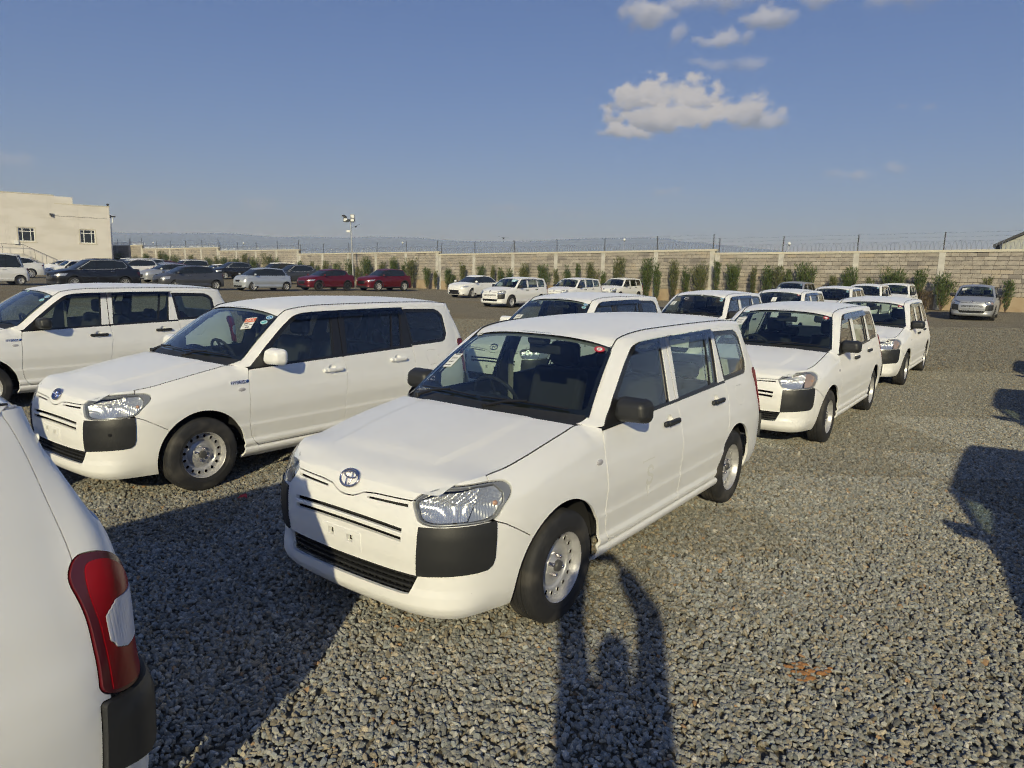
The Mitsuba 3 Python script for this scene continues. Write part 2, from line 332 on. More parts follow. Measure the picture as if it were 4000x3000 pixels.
# ------------------------------------------------------------------ the station wagon (x forward from the front axle, y to its left, z up)
E_PROF = [(.15, -.115), (.17, -.10), (.20, -.078), (.25, -.05), (.31, -.028), (.40, -.012), (.5, -.004), (.62, 0), (.70, -.008), (.76, -.02), (.80, -.032), (.87, -.05), (.92, -.063), (.96, -.075), (.985, -.083), (1.03, -.098), (1.2, -.148), (1.42, -.222), (1.5, -.26)]
class Wrap:
    """The lower body: a plan outline carried up through height profiles for the nose, the flanks and the tail. s runs along the left
    half of the outline from the middle of the nose to the middle of the tail; negative s and s beyond the end give the right half."""
    def __init__(self, out, Fp, Sp, Rp, ZT, front=(.42, .735), rear=(-3.18, -3.41), fender=(-.47, -.33, .088), taper=(-2.4, -3.3, .012), zs=1.0):
        o = np.array(out, float); o = np.vstack([o[2:0:-1] * [1, -1], o, o[-2:-4:-1] * [1, -1]])
        d = np.concatenate([[0], np.cumsum(np.linalg.norm(np.diff(o, axis=0), axis=1))]); d -= d[2]
        self.cs = CubicSpline(d, o); self.L = d[-3]
        self.ss = np.linspace(0, self.L, 3000); self.pp = self.cs(self.ss)
        self.Se = pch(E_PROF); self.Fp, self.Sp, self.Rp, self.ZT = pch(Fp), pch(Sp), pch(Rp), pch(ZT)
        self.front, self.rear, self.fender, self.taper, self.zs = front, rear, fender, taper, zs
    def s_x(self, x): return np.interp(-np.asarray(x, float), -self.pp[:, 0], self.ss)
    def half(self, s, z):
        p = self.cs(s); t = self.cs(s, 1); n = np.stack([-t[..., 1], t[..., 0]], -1); n /= -np.linalg.norm(n, axis=-1, keepdims=True)
        x = p[..., 0]; k = z / self.zs
        wf, wr = sm(*self.front, x), sm(*self.rear, x)
        a, b, amt = self.fender; fen = sm(a, b, x) * (1 - wf)
        tt = np.clip((z - (self.ZT(x) - .13)) / .13, 0, 1.2)
        ef = sm(-.30, .05, x) + sm(-2.75, -3.0, x); side = self.Sp(k) * (1 - ef) + self.Se(k) * ef - amt * fen * tt ** 2
        tap = -self.taper[2] * sm(self.taper[0], self.taper[1], x) * sm(1.0, 1.42, z) * (1 - wr)
        q = p + n * (wf * self.Fp(k) + wr * self.Rp(k) + (1 - wf - wr) * side + tap)[..., None]
        return np.concatenate([q, z[..., None]], -1)
    def __call__(self, s, z):
        s, z = np.broadcast_arrays(np.asarray(s, float), np.asarray(z, float))
        over = s > self.L; sgn = np.where((s < 0) | over, -1.0, 1.0)
        q = self.half(np.where(over, 2 * self.L - s, np.abs(s)), z)
        return q * np.stack([np.ones_like(sgn), sgn, np.ones_like(sgn)], -1)
    def side(self, x, z): return self(self.s_x(x), np.asarray(z, float))

OUTLINE = [(.79, 0), (.787, .15), (.78, .30), (.768, .42), (.745, .52), (.70, .61), (.62, .69), (.50, .748), (.38, .785), (.25, .808), (.05, .826), (-.3, .838), (-.9, .845), (-1.5, .845),
           (-2.2, .845), (-2.7, .843), (-3.0, .836), (-3.2, .812), (-3.32, .768), (-3.39, .695), (-3.425, .58), (-3.44, .40), (-3.445, .2), (-3.445, 0)]
F_PROF = [(.15, -.12), (.17, -.09), (.20, -.05), (.23, -.02), (.27, -.003), (.31, -.004), (.36, -.012), (.42, -.012), (.5, -.004), (.6, -.006), (.66, -.016), (.72, -.034), (.78, -.058), (.82, -.085), (.88, -.14), (1.5, -.4)]
S_PROF = [(.15, -.115), (.17, -.10), (.20, -.078), (.235, -.028), (.268, -.012), (.282, -.012), (.2915, -.026), (.305, -.020), (.325, -.005), (.345, -.004), (.37, -.0145), (.44, -.007), (.488, -.0025), (.508, -.0065), (.62, 0), (.70, -.008), (.76, -.02), (.80, -.032),
          (.87, -.05), (.92, -.063), (.96, -.075), (.985, -.083), (1.03, -.098), (1.2, -.148), (1.42, -.222), (1.5, -.26)]
R_PROF = [(.15, -.08), (.2, -.03), (.3, -.005), (.5, .005), (.58, .002), (.62, -.02), (.7, -.03), (.9, -.04), (1.03, -.065), (1.2, -.14), (1.42, -.27), (1.5, -.33)]
ZTOP = [(.80, .795), (.73, .795), (.70, .823), (.66, .846), (.60, .857), (.5, .863), (.37, .877), (.2, .907), (0, .943), (-.2, .975), (-.303, .99), (-.40, .985), (-.47, .956), (-1.48, .984), (-2.38, 1.017), (-2.95, 1.037), (-3.45, 1.04)]
W = Wrap(OUTLINE, F_PROF, S_PROF, R_PROF, ZTOP)
SE = W.L
def SX(*pts): return [(float(W.s_x(x)), z) for x, z in pts]     # (x, z) on the flank -> (s, z)

HEADLAMP = PG((.430, .767), (.537, .826), (.68, .835), (.815, .840), (.965, .838), (.998, .826), (.990, .795), (.926, .745), (.874, .680), (.72, .677), (.497, .660), (.452, .722))
HEADLAMP = chaikin(HEADLAMP, 2).buffer(.003)
LAMP_SPLIT = LineString([(.845, .86), (.715, .655)])
PAD = PG((.489, .654), (.6, .660), (.78, .671), (.868, .676), (.874, .668), (.872, .60), (.868, .50), (.856, .465), (.83, .446), (.78, .440), (.71, .436), (.60, .428), (.484, .416), (.479, .424))
LIP = [(-.427, .763), (-.2, .757), (-.118, .749), (-.085, .733), (-.05, .720), (0, .716), (.05, .720), (.085, .733), (.118, .749), (.2, .757), (.427, .763)]
def arch(x, z, r, n=40): a = np.linspace(-.35, math.pi + .35, n); return Polygon(SX(*[(x + r * math.cos(t), z + r * math.sin(t)) for t in a]) )
ARCH_F, ARCH_R = arch(0, .305, .362), arch(-2.56, .305, .36)
CANT = [(-.36, .988), (-.45, .972), (-.643, 1.122), (-.90, 1.316), (-1.02, 1.383), (-1.14, 1.404), (-1.53, 1.414), (-2.39, 1.421), (-2.9, 1.417), (-3.12, 1.404)]
DOOR_F = [(-.452, .952), (-.430, .83), (-.413, .65), (-.405, .5), (-.42, .40), (-.45, .33), (-.49, .300), (-1.405, .300), (-1.427, .36), (-1.433, .5), (-1.45, .65), (-1.485, .80), (-1.492, .87), (-1.475, .981)]
DOOR_R = [(-1.475, .981), (-1.492, .87), (-1.485, .80), (-1.45, .65), (-1.433, .5), (-1.427, .36), (-1.405, .300), (-2.085, .300), (-2.155, .345), (-2.225, .42), (-2.275, .50), (-2.339, .646), (-2.40, .76), (-2.438, .857), (-2.425, 1.006)]
TAIL_LAMP = chaikin(PG((4.606, 1.02), (4.629, 1.042), (4.664, 1.048), (4.745, 1.034), (4.811, .985), (4.87, .90), (4.885, .74), (4.86, .606), (4.605, .652), (4.614, .748), (4.618, .861), (4.609, .925), (4.592, .987)), 3)
GATE = [(4.544, 1.44), (4.581, 1.334), (4.605, 1.188), (4.623, 1.05)]
HANDLES = [(-1.32, .868), (-2.184, .893)]

def ruled(a, b, c, n):
    """Rows between the curves a and b (k x 3) by a quadratic bend through the control curve c."""
    t = np.linspace(0, 1, n)[None, :, None]; a, b, c = a[:, None], b[:, None], c[:, None]
    return (1 - t) ** 2 * a + 2 * t * (1 - t) * c + t * t * b

def wheel_parts(R=.302, hi=True):
    """One steel wheel, outer face towards +y, hub face plane at y = 0: tyre, rim, dark inside, cap, nuts."""
    n = 64 if hi else 28; out = {}
    w = .158
    tread = [(R - .010, .000), (R - .002, -.014), (R, -.030)]
    for y in ((-.046, -.076, -.106) if hi else ()): tread += [(R, y), (R - .007, y - .001), (R - .007, y - .006), (R, y - .007)]
    tread += [(R, -.128), (R - .002, -.144), (R - .010, -w)]
    prof = [(.186, .004), (.190, .010), (.205, .0125), (.232, .0165), (.258, .0145), (.280, .0080)] + tread + [(.258, -w - .014), (.215, -w - .01), (.188, -w)]
    if hi: prof = prof[:3] + [(.216, .0155), (.218, .0172), (.222, .0162)] + prof[3:]
    out['tyre'] = (tm(lathe(prof[::-1], n), 'tyre_rubber', 30), 'tyre_rubber')
    rim = [(.194, .004), (.1955, .0075), (.192, .0095), (.187, .006), (.182, -.004), (.178, -.020), (.172, -.030), (.1715, -.046)]
    parts = [flat(lathe(rim[::-1], n), 50)]
    # the disc, with its ring of holes
    Rm = .148; dom = shapely.box(0, .060, 2 * math.pi * Rm, .1715)
    if hi: holes = shapely.union_all([affinity.scale(Point((k + .5) / 16 * 2 * math.pi * Rm, .1495).buffer(.0118, 10), 1, 1.18) for k in range(16)])
    else: holes = shapely.union_all([Point((k + .5) / 16 * 2 * math.pi * Rm, .1495).buffer(.0125, 3) for k in range(16)])
    hf = pch([(.060, -.052), (.075, -.050), (.085, -.054), (.105, -.064), (.118, -.062), (.128, -.046), (.135, -.041), (.163, -.041), (.1715, -.046)])
    def disc(u, r): th = -u / Rm; return np.stack([r * np.cos(th), hf(r), r * np.sin(th)], -1)
    parts.append(panel(disc, dom.difference(holes), .03 if hi else .12, thick=.004 if hi else 0, step2=.009 if hi else .03))
    parts.append(flat(lathe([(.0, -.030), (.030, -.030), (.036, -.036), (.050, -.050), (.062, -.052)][::-1], n // 2), 40))
    out['rim'] = (vfn(*join(*parts), 'painted_steel'), 'painted_steel')
    out['brake_drum'] = (tm(lathe([(.0, -.085), (.115, -.085), (.165, -.10), (.168, -.155)][::-1], 24), 'rust', 40), 'rust')
    out['hub_cap'] = (tm(lathe([(0, -.010), (.018, -.0105), (.027, -.013), (.031, -.020), (.0315, -.036)][::-1], 24), 'hub_plastic', 30), 'hub_plastic')
    if hi:
        nuts = []
        for k in range(4):
            a = k * math.pi / 2 + .4; c = trimesh.creation.cylinder(.0105, .026, sections=6); c.apply_transform(trimesh.transformations.rotation_matrix(math.pi / 2, [1, 0, 0]))
            s = trimesh.creation.icosphere(2, .0095); s.apply_translation([0, .012, 0]); nuts += [moved(cat([c, s]), .050 * math.cos(a), -.036, .050 * math.sin(a))]
        for m in nuts: out.setdefault('nuts', []).append((tm(m, 'chrome', 40), 'chrome'))
    return out

def build_wagon(step, hi):
    """All the parts of one wagon: a list of (name, shape, role); roles are made materials when a wagon is placed."""
    P = []; fine_ = .013 if hi else .04
    def add(name, M, role): P.append((name, vfn(*M, 'white_paint') if isinstance(M, tuple) else M, role))
    def pair(name, M, role): add(name, M, role); add(name, mirror(M), role)
    g = .0024
    # hood: its edge is the top line of the wrap
    xs = np.concatenate([np.linspace(.02, 1.0, 42 if hi else 22), np.linspace(1.04, float(W.s_x(-.303)), 16 if hi else 9)])
    edge = W(xs, W.ZT(W.cs(xs)[:, 0])); edge_in = edge - np.array([0, 1.0, 0]) * g * sm(.86, .93, xs)[:, None]
    zc = pch([(.75, .795), (.73, .798), (.70, .815), (.66, .838), (.55, .872), (.3, .930), (0, .982), (-.2, 1.009), (-.35, 1.02)])
    tt = np.linspace(-1, 1, 57 if hi else 23)
    x = edge_in[:, :1] + .10 * sm(.25, -.30, edge_in[:, :1]) * (1 - tt[None] ** 2); y = edge_in[:, 1:2] * tt[None]
    z = edge_in[:, 2:3] + np.maximum(zc(x) - edge_in[:, 2:3], 0) * (1 - np.abs(tt[None]) ** 2.3)
    ay = np.abs(y) + .05 * sm(.1, .6, x); z = z + .0085 * (1 - sm(.395, .425, ay)) * sm(.545, .42, x) * sm(-.30, -.2, x)
    hood = flip(gridmesh(np.stack([x, y, z], -1)))
    nose_top = [(s, float(W.ZT(W.cs(s)[0]))) for s in np.linspace(.885, 0, 24)]
    nose = PG(*([(-s, z_) for s, z_ in ((.885, .825), (.815, .825), (.68, .82), (.537, .81), (.427, .764))] + LIP + [(.427, .764), (.537, .81), (.68, .82), (.815, .825), (.885, .825)] + nose_top + [(-s, z_) for s, z_ in nose_top[::-1]]))
    HL2 = shapely.union_all([HEADLAMP.buffer(.0028), affinity.scale(HEADLAMP.buffer(.0028), -1, 1, origin=(0, 0))]); nose = nose.difference(HL2); nose = shapely.union_all([q for q in shapely.get_parts(nose) if q.area > 5e-5])
    add('hood', join(hood, panel(W, nose, step, 0, .014)), 'paint')
    # front fenders
    top = [(s, float(W.ZT(W.cs(s)[0])) - .003) for s in np.linspace(.892, float(W.s_x(-.36)), 30)]
    fen = PG(*([(.892, .83)] + top + SX((-.40, .982), (-.447, .962), (-.4475, .95), (-.4265, .83), (-.409, .65), (-.401, .5), (-.416, .40), (-.446, .33), (-.487, .2965), (-.487, .2)) + [(1.30, .2), (1.15, .40), (1.098, .556), (1.003, .613), (.927, .657), (.876, .676), (.86, .69), (.90, .745), (.96, .795), (.97, .815), (.90, .825)])).difference(ARCH_F).difference(HL2); fen = max(shapely.get_parts(fen), key=lambda q: q.area)
    pair('front_fender', panel(W, fen, step, 0, .016, fine_), 'paint')
    # front bumper with its openings
    bump = Polygon([(-s, z_) for s, z_ in ((1.10, .548), (1.003, .608), (.927, .651), (.873, .671))] + [(-.72, .69), (-.51, .67), (-.462, .722), (-.437, .762), (-.423, .758)] + [(s, z_ - .006) for s, z_ in LIP] +
                   [(.423, .758), (.437, .762), (.462, .722), (.51, .67), (.72, .69)] + [(.873, .671), (.927, .651), (1.003, .608), (1.10, .548)] + [(1.05, .2), (1.045, .195), (-1.045, .195), (-1.05, .2)]).buffer(0)
    GR = PG((-.485, .414), (.485, .414), (.437, .318), (.40, .312), (-.40, .312), (-.437, .318))
    bow = lambda z0, z1, a, b: PG(*([(s, z0 + .014 * (1 - (s / .4) ** 2)) for s in np.linspace(a, b, 15)] + [(s, z1 + .014 * (1 - (s / .4) ** 2)) for s in np.linspace(b, a, 15)]))
    slots = [bow(.608, .630, -.394, .394), bow(.565, .588, -.391, .391)]
    ups = [PG((.150, .734), (.408, .742), (.412, .729), (.143, .724))]; ups.append(affinity.scale(ups[0], -1, 1, origin=(0, 0)))
    holes = [shapely.box(-.105, .495, -.062, .532), shapely.box(.035, .488, .078, .525)]
    mpad = affinity.scale(PAD, -1, 1, origin=(0, 0)); arch_m = affinity.scale(ARCH_F, -1, 1, origin=(0, 0))
    bump = bump.difference(HL2).difference(shapely.union_all([PAD.buffer(-.004), mpad.buffer(-.004), GR, *slots, *ups, *holes, ARCH_F, arch_m]))
    add('front_bumper', panel(W, bump, step * .8, 0, .020, fine_), 'paint')
    pair('bumper_corner_pad', panel(W, PAD, step, .009, .016), 'plastic')
    add('number_plate_holder', panel(W, soft(shapely.box(-.165, .438, .132, .549), .012).difference(shapely.union_all(holes)), step, .0035, .006), 'paint')
    for h in holes: add('plate_bracket', panel(W, h.buffer(-.006), .05, -.022, 0), 'trim_beige')
    add('grille_slat', panel(W, bow(.5925, .6035, -.391, .391), step, .006, .014), 'paint')
    gr = [panel(W, GR.buffer(.01), .05, -.075, 0)]
    for z0 in (.325, .347, .369, .391):
        gr.append(panel(W, GR.intersection(shapely.box(-1, z0, 1, z0 + .007)).buffer(0), .05, -.018 - .10 * (z0 - .325), .02))
    if hi: gr += [panel(W, GR.intersection(shapely.union_all([shapely.box(s, .31, s + .005, .42) for s in np.arange(-.47, .47, .046)])), .05, -.045, .01)]
    add('lower_grille', join(*gr), 'plastic')
    if hi:
        back = [flat(box([.66, y0, .55], [.70, y0 + .012, .64]), 30) for y0 in (-.22, -.07, .07, .21)]
        [add('radiator_bracket', m_, 'plastic') for m_ in back]
    # headlamps: grey housing, chrome bowl and turn lamp behind one clear lens
    lens = HEADLAMP.buffer(-.003)
    a, b = sorted(shapely.get_parts(shapely.ops.split(HEADLAMP.difference(PG((.93, .70), (1.02, .74), (1.02, .86), (.90, .86), (.955, .805))).buffer(-.011), LAMP_SPLIT)), key=lambda q: q.centroid.x)
    def facet(poly, depth, k, amp):
        M = panel(W, poly, .008 if hi else .02, 0, 0); V, F, N = M; c = V.mean(0); r = np.linalg.norm((V - c) * [1, 1, 1.3], axis=1); r = np.clip(r / r.max(), 0, 1)
        d = -.012 - depth * (1 - r ** 2) ** .8
        d = d + amp * np.abs(np.sin((V[:, 0] - V[:, 1]) * k)) * sm(.79, .76, V[:, 2]) + amp * 1.2 * np.abs(np.sin(V[:, 2] * 150 + (V[:, 0] - V[:, 1]) * 60)) * sm(.75, .78, V[:, 2])
        V = V + N * d[:, None]; return flat(trimesh.Trimesh(V, F, process=False), False)
    hl = len(P)
    def lamp(mir):
        q = mirror if mir else (lambda M: M)
        k = 'headlamp'
        add(k, q(panel(W, HEADLAMP.buffer(-.002).difference(shapely.union_all([a.buffer(.004), b.buffer(.004)])), step, -.010, .03)), 'lamp_grey')
        add(k + '__reflector', q(facet(a, .060, 175, .0034)), 'reflector')
        add(k + '__turn_lamp', q(facet(b, .030, 140, .003)), 'lamp_side')
        bl = trimesh.creation.icosphere(2, .017); c = W(np.array([.64]), np.array([.755]))[0]; bl.apply_translation(c + [-.055, -.03, 0])
        add(k + '__bulb', q(flat(bl, True)), 'lamp_silver')
        b2 = trimesh.creation.icosphere(2, .013); b2.apply_translation(W(np.array([.88]), np.array([.745]))[0] + [-.03, -.03, 0]); add(k + '__turn_bulb', q(flat(b2, True)), 'turn_bulb')
        add(k + '__lens', q(panel(W, lens, step, .002, 0)), 'lens')
    lamp(False); lamp(True)
    # flanks: doors, quarter panel, sills
    cups = shapely.union_all([affinity.scale(Point(float(W.s_x(hx)), hz + .004).buffer(.044, 8), 1.05, 1.0) for hx, hz in HANDLES])
    df = soft(PG(*SX(*DOOR_F)).buffer(-g), .02); dr_ = soft(PG(*SX(*DOOR_R)).buffer(-g), .02)
    bowls = lambda poly: panel(lambda u, v: W(u, v), poly, .012, -.014, 0)
    def cup(hx, hz):
        s0 = float(W.s_x(hx)); a_ = np.linspace(0, 2 * np.pi, 25); rows = []
        for r, d in ((1, 0), (.9, -.010), (.66, -.020), (.3, -.024), (.02, -.025)):
            u, v = s0 + .0462 * r * np.cos(a_), hz + .004 + .044 * r * np.sin(a_)
            p = W(u, v); rows.append(p + [0, d, 0])
        return gridmesh(np.array(rows))
    pair('front_door', join(panel(W, df.difference(cups), step * 1.3, 0, .016, fine_), cup(*HANDLES[0])), 'paint')
    pair('rear_door', join(panel(W, dr_.difference(cups), step * 1.3, 0, .016, fine_), cup(*HANDLES[1])), 'paint')
    fuel = rnd(PG(*SX((-2.640, .955), (-2.775, .953), (-2.815, .863), (-2.75, .797), (-2.645, .798), (-2.615, .88))), .02)
    QW = rnd(PG(*SX((-2.43, 1.016), (-2.405, 1.40), (-2.91, 1.389), (-2.99, 1.36), (-3.042, 1.31), (-3.035, 1.115), (-2.985, 1.05), (-2.93, 1.028))), .012)
    gz_ = np.linspace(1.02, 1.438, 14); gs_ = CubicSpline([1.02, 1.05, 1.188, 1.334, 1.44], [4.6215, 4.6215, 4.603, 4.5775, 4.540])(gz_); RP = rnd(PG((4.605, .650), (4.80, .608), (4.95, .598), (5.06, .59), (5.06, .42), (4.75, .405), (4.60, .445)), .010)
    qp = Polygon(SX((-2.428, 1.006), (-2.441, .857), (-2.403, .76), (-2.342, .646), (-2.25, .55), (-2.25, .42), (-2.90, .42)) + [(4.615, .44), (4.64, .60), (4.64, .98), (4.632, 1.01)] + [(a_ - .0015, b_) for a_, b_ in zip(gs_, gz_)] + SX((-3.09, 1.437), (-2.9, 1.43), (-2.41, 1.428))).buffer(0)
    qp = qp.difference(shapely.union_all([ARCH_R, QW, TAIL_LAMP.buffer(.001), RP.buffer(.002)])); qp = max(shapely.get_parts(qp), key=lambda q: q.area).buffer(-g / 2)
    add('quarter_panel', panel(W, qp.difference(fuel), step, 0, .016), 'paint'); add('quarter_panel', mirror(panel(W, qp, step, 0, .016)), 'paint')
    add('fuel_door', panel(W, fuel.buffer(-.0025), step, 0, .01), 'paint')
    sill = PG(*SX((-.489, .194), (-.489, .292), (-1.3, .2915), (-2.07, .2915), (-2.16, .30), (-2.25, .28), (-2.25, .194))).difference(shapely.union_all([ARCH_F, ARCH_R]))
    pair('sill', panel(W, sill, step * 1.3, -.002, .02, fine_), 'paint')
    # tail: tailgate, rear bumper, tail lamps
    rw = rnd(PG((4.80, 1.10), (4.76, 1.36), (2 * SE - 4.76, 1.36), (2 * SE - 4.80, 1.10)), .04)
    gl = [(a_ + .0015, b_) for a_, b_ in zip(gs_[::-1], gz_[::-1])] + [(4.66, 1.0), (4.80, .98), (4.86, .90), (4.87, .74), (4.86, .625)]
    gate = Polygon(gl + [(2 * SE - a_, b_) for a_, b_ in gl[::-1]]).buffer(0).difference(shapely.union_all([TAIL_LAMP.buffer(.001), affinity.scale(TAIL_LAMP.buffer(.001), -1, 1, origin=(SE, 0))])); gate = max(shapely.get_parts(gate), key=lambda q: q.area)
    add('tailgate', panel(W, gate.difference(rw), step, 0, .016), 'paint')
    add('rear_window', panel(W, rw.buffer(.006), step * 2, -.006, 0), 'glass_rear')
    rb = Polygon([(float(W.s_x(-2.70)), .195), (float(W.s_x(-2.70)), .415), (4.60, .438), (4.75, .40), (5.06, .40), (5.06, .615), (2 * SE - 5.06, .615), (2 * SE - 5.06, .40), (2 * SE - 4.75, .40), (2 * SE - 4.60, .438), (2 * SE - float(W.s_x(-2.70)), .415), (2 * SE - float(W.s_x(-2.70)), .195)]).buffer(0)
    rb = rb.difference(shapely.union_all([ARCH_R, affinity.scale(ARCH_R, -1, 1, origin=(SE, 0))]))
    add('rear_bumper', panel(W, rb, step, 0, .02), 'paint')
    pair('rear_bumper_pad', panel(W, RP, step, .020, .03), 'plastic')
    rev = rnd(PG((4.664, .80), (4.668, .868), (4.715, .897), (4.92, .890), (4.92, .745), (4.73, .752), (4.685, .770)), .006).intersection(TAIL_LAMP.buffer(-.006))
    inner = chaikin(PG((4.640, .60), (4.640, .70), (4.646, .85), (4.638, .90), (4.634, .95), (4.640, 1.0), (4.655, 1.020), (4.70, 1.020), (4.74, 1.008), (4.80, .965), (4.846, .895), (4.90, .87), (4.92, .70), (4.90, .60)), 2).intersection(TAIL_LAMP.buffer(-.012)).difference(rev.buffer(.003))
    for q in (lambda M: M, mirror):
        add('tail_lamp', q(panel(W, TAIL_LAMP.buffer(-.002), step, .010, .03)), 'dark_red')
        add('tail_lamp__stop_lens', q(panel(W, inner, step, .0125, .003)), 'red')
        ribs = panel(lambda u, v: W(u, v) + np.array([-.8, .6, 0]) * (.0005 * np.sin(np.where(u > SE, 2 * SE - u, u) * 420))[:, None], rev, .004, .014, .004, .02)
        V, F, N = ribs
        add('tail_lamp__reversing_lens', q(flat(trimesh.Trimesh(V, F, process=False), 40)), 'white_lens')
    # pillars and roof
    tk = np.array([0, .055, .14, .24, .30, .36, .50, .78, .94, 1.0]); cant = np.array(CANT)
    U0 = np.array([(-.33, .660, .995), (-.43, .675, 1.020), (-.60, .628, 1.145), (-.80, .580, 1.295), (-.915, .553, 1.378), (-1.0, .547, 1.424), (-1.4, .555, 1.463), (-2.3, .555, 1.469), (-2.85, .556, 1.464), (-3.15, .55, 1.445)])
    t = np.unique(np.concatenate([np.linspace(0, .36, 34 if hi else 16), np.linspace(.36, 1, 30 if hi else 12)]))
    cx = PchipInterpolator(tk, cant)(t); L = W.side(cx[:, 0], cx[:, 1]); U = PchipInterpolator(tk, U0)(t)
    tan = np.gradient((L + U) / 2, axis=0); ch = U - L; nn = np.cross(ch, tan); nn /= np.linalg.norm(nn, axis=1, keepdims=True)
    nn *= np.sign(nn[:, 1:2]); bl = np.interp(t, [0, .10, .25, .4, 1], [.004, .012, .020, .030, .030])
    strip = ruled(L, U, (L + U) / 2 + nn * bl[:, None], 9)
    pair('roof_side_rail', flip(gridmesh(strip)), 'paint')
    pair('roof_seam', flat(tube(U[t > .25] + [0, 0, .003], .0042, 6), 40), 'gloss')
    tr = t[t > .285]; Ur = PchipInterpolator(tk, U0)(tr); a = np.linspace(-1, 1, 33 if hi else 15)
    zr = pch([(-.80, 1.415), (-.885, 1.436), (-1.0, 1.463), (-1.3, 1.504), (-1.8, 1.523), (-2.4, 1.514), (-2.9, 1.496), (-3.18, 1.470)])
    xr = Ur[:, :1] + .05 * sm(-1.6, -.9, Ur[:, :1]) * (1 - a[None] ** 2) - .03 * sm(-2.6, -3.15, Ur[:, :1]) * (1 - a[None] ** 2); yr = (Ur[:, 1:2] - .004) * a[None]
    zz = Ur[:, 2:3] - .002 + np.maximum(zr(xr) - Ur[:, 2:3], 0) * (1 - np.abs(a[None]) ** 2.5)
    add('roof', flip(gridmesh(np.stack([xr, yr, zz], -1))), 'paint')
    head = np.stack([np.stack([xr[-1], yr[-1], zz[-1]], -1), np.stack([xr[-1] - .022, yr[-1] * 1.03, zz[-1] - .014], -1), np.stack([xr[-1] - .030, yr[-1] * 1.07, zz[-1] - .062], -1)])
    add('tailgate_spoiler', flip(gridmesh(head)), 'paint')
    # side glass
    sd = lambda *p: PG(*SX(*p))
    dl = sd((-.447, .957), (-.643, 1.119), (-.90, 1.313), (-1.02, 1.380), (-1.14, 1.401), (-1.53, 1.411), (-2.39, 1.418), (-2.425, 1.008), (-1.475, .984))
    g1 = soft(sd((-.735, .982), (-.70, 1.115), (-.935, 1.298), (-1.05, 1.360), (-1.15, 1.380), (-1.425, 1.387), (-1.360, .996)), .02)
    g2 = soft(sd((-1.537, 1.002), (-1.592, 1.387), (-2.225, 1.394), (-2.128, 1.022)), .012); g3 = soft(sd((-2.148, 1.024), (-2.244, 1.393), (-2.348, 1.395), (-2.272, 1.030)), .012)
    p1 = sd((-1.376, .992), (-1.470, .993), (-1.505, 1.404), (-1.440, 1.403)); p2 = sd((-1.482, .993), (-1.521, .994), (-1.580, 1.404), (-1.517, 1.404)); p3 = sd((-2.290, 1.018), (-2.365, 1.408), (-2.400, 1.409), (-2.420, 1.014))
    frame = dl.difference(shapely.union_all([g1, g2, g3, p1, p2, p3])); frame = frame.difference(LineString(SX((-1.476, .97), (-1.512, 1.42))).buffer(.0022))
    belt = PG(*SX(*([(x_, .944 + .0345 * (-x_ - .45) / 1) for x_ in ()] + [(-.66, .960), (-1.475, .979), (-2.422, 1.004), (-2.424, 1.022), (-1.475, .997), (-.66, .976)])))
    pair('window_frame', join(panel(W, frame.difference(belt), step, -.003, .01), panel(W, belt, step, .004, .01)), 'gloss')
    pair('front_side_window', panel(W, g1.buffer(.006), step * 2, -.011, 0), 'glass_front')
    pair('rear_side_window', panel(W, shapely.union_all([g2, g3]).buffer(.006), step * 2, -.011, 0), 'glass_rear')
    for p in (p1, p2, p3): pair('door_pillar', panel(W, p, step, .001, .008), 'pillar')
    QG = QW.buffer(-.034); pair('quarter_window', panel(W, QG.buffer(.004), step * 2, -.008, 0), 'glass_rear'); pair('quarter_window_border', panel(W, QW.difference(QG).buffer(-.001), step, -.004, .006), 'gloss')
    v1 = sd((-.985, 1.352), (-1.02, 1.379), (-1.14, 1.400), (-1.508, 1.409), (-1.502, 1.343), (-1.15, 1.335), (-1.05, 1.327)); v2 = sd((-1.516, 1.409), (-2.372, 1.418), (-2.375, 1.350), (-1.510, 1.345))
    def visor(p):
        V, F, N = panel(W, p, step, 0, 0); k = np.clip((1.412 - V[:, 2]) / .07, 0, 1); V = V + N * (.006 + .022 * np.sqrt(k))[:, None]; return flat(trimesh.Trimesh(V, F, process=False), True)
    pair('window_visor', visor(v1), 'visor'); pair('window_visor', visor(v2), 'visor')
    sail = sd((-.447, .957), (-.648, 1.121), (-.725, 1.098), (-.742, .970)); pair('mirror_base', panel(W, sail, step, .004, .012), 'gloss')
    # windscreen
    def ws(a_, b_):
        a_, b_ = np.broadcast_arrays(a_, b_); q = np.abs(a_)
        lo = np.stack([-.30 - .13 * q ** 2, a_ * .690, 1.03 - .012 * q ** 2], -1); hi_ = np.stack([-.885 - .045 * q ** 2, a_ * .560, 1.436 - .055 * q ** 2.2], -1)
        k = 4 * b_ * (1 - b_); return lo + (hi_ - lo) * b_[..., None] + np.stack([.012 * k, 0 * k, .014 * k], -1)
    wsN = lambda a_, b_: ws(-a_, b_) * [1, 1, 1]
    full = shapely.box(-.995, .0, .995, 1.0); clear = soft(PG((-.955, .075), (-.952, .968), (.952, .968), (.955, .075)), .05)
    add('windscreen', flip(panel(ws, full, .08, 0, 0)) if False else panel(wsN, full, .08, 0, 0), 'glass_screen')
    mount = soft(PG((-.10, .99), (.10, .99), (.075, .80), (-.075, .80)), .02)
    add('windscreen__black_border', panel(wsN, full.difference(clear), .04, .0015, 0), 'gloss')
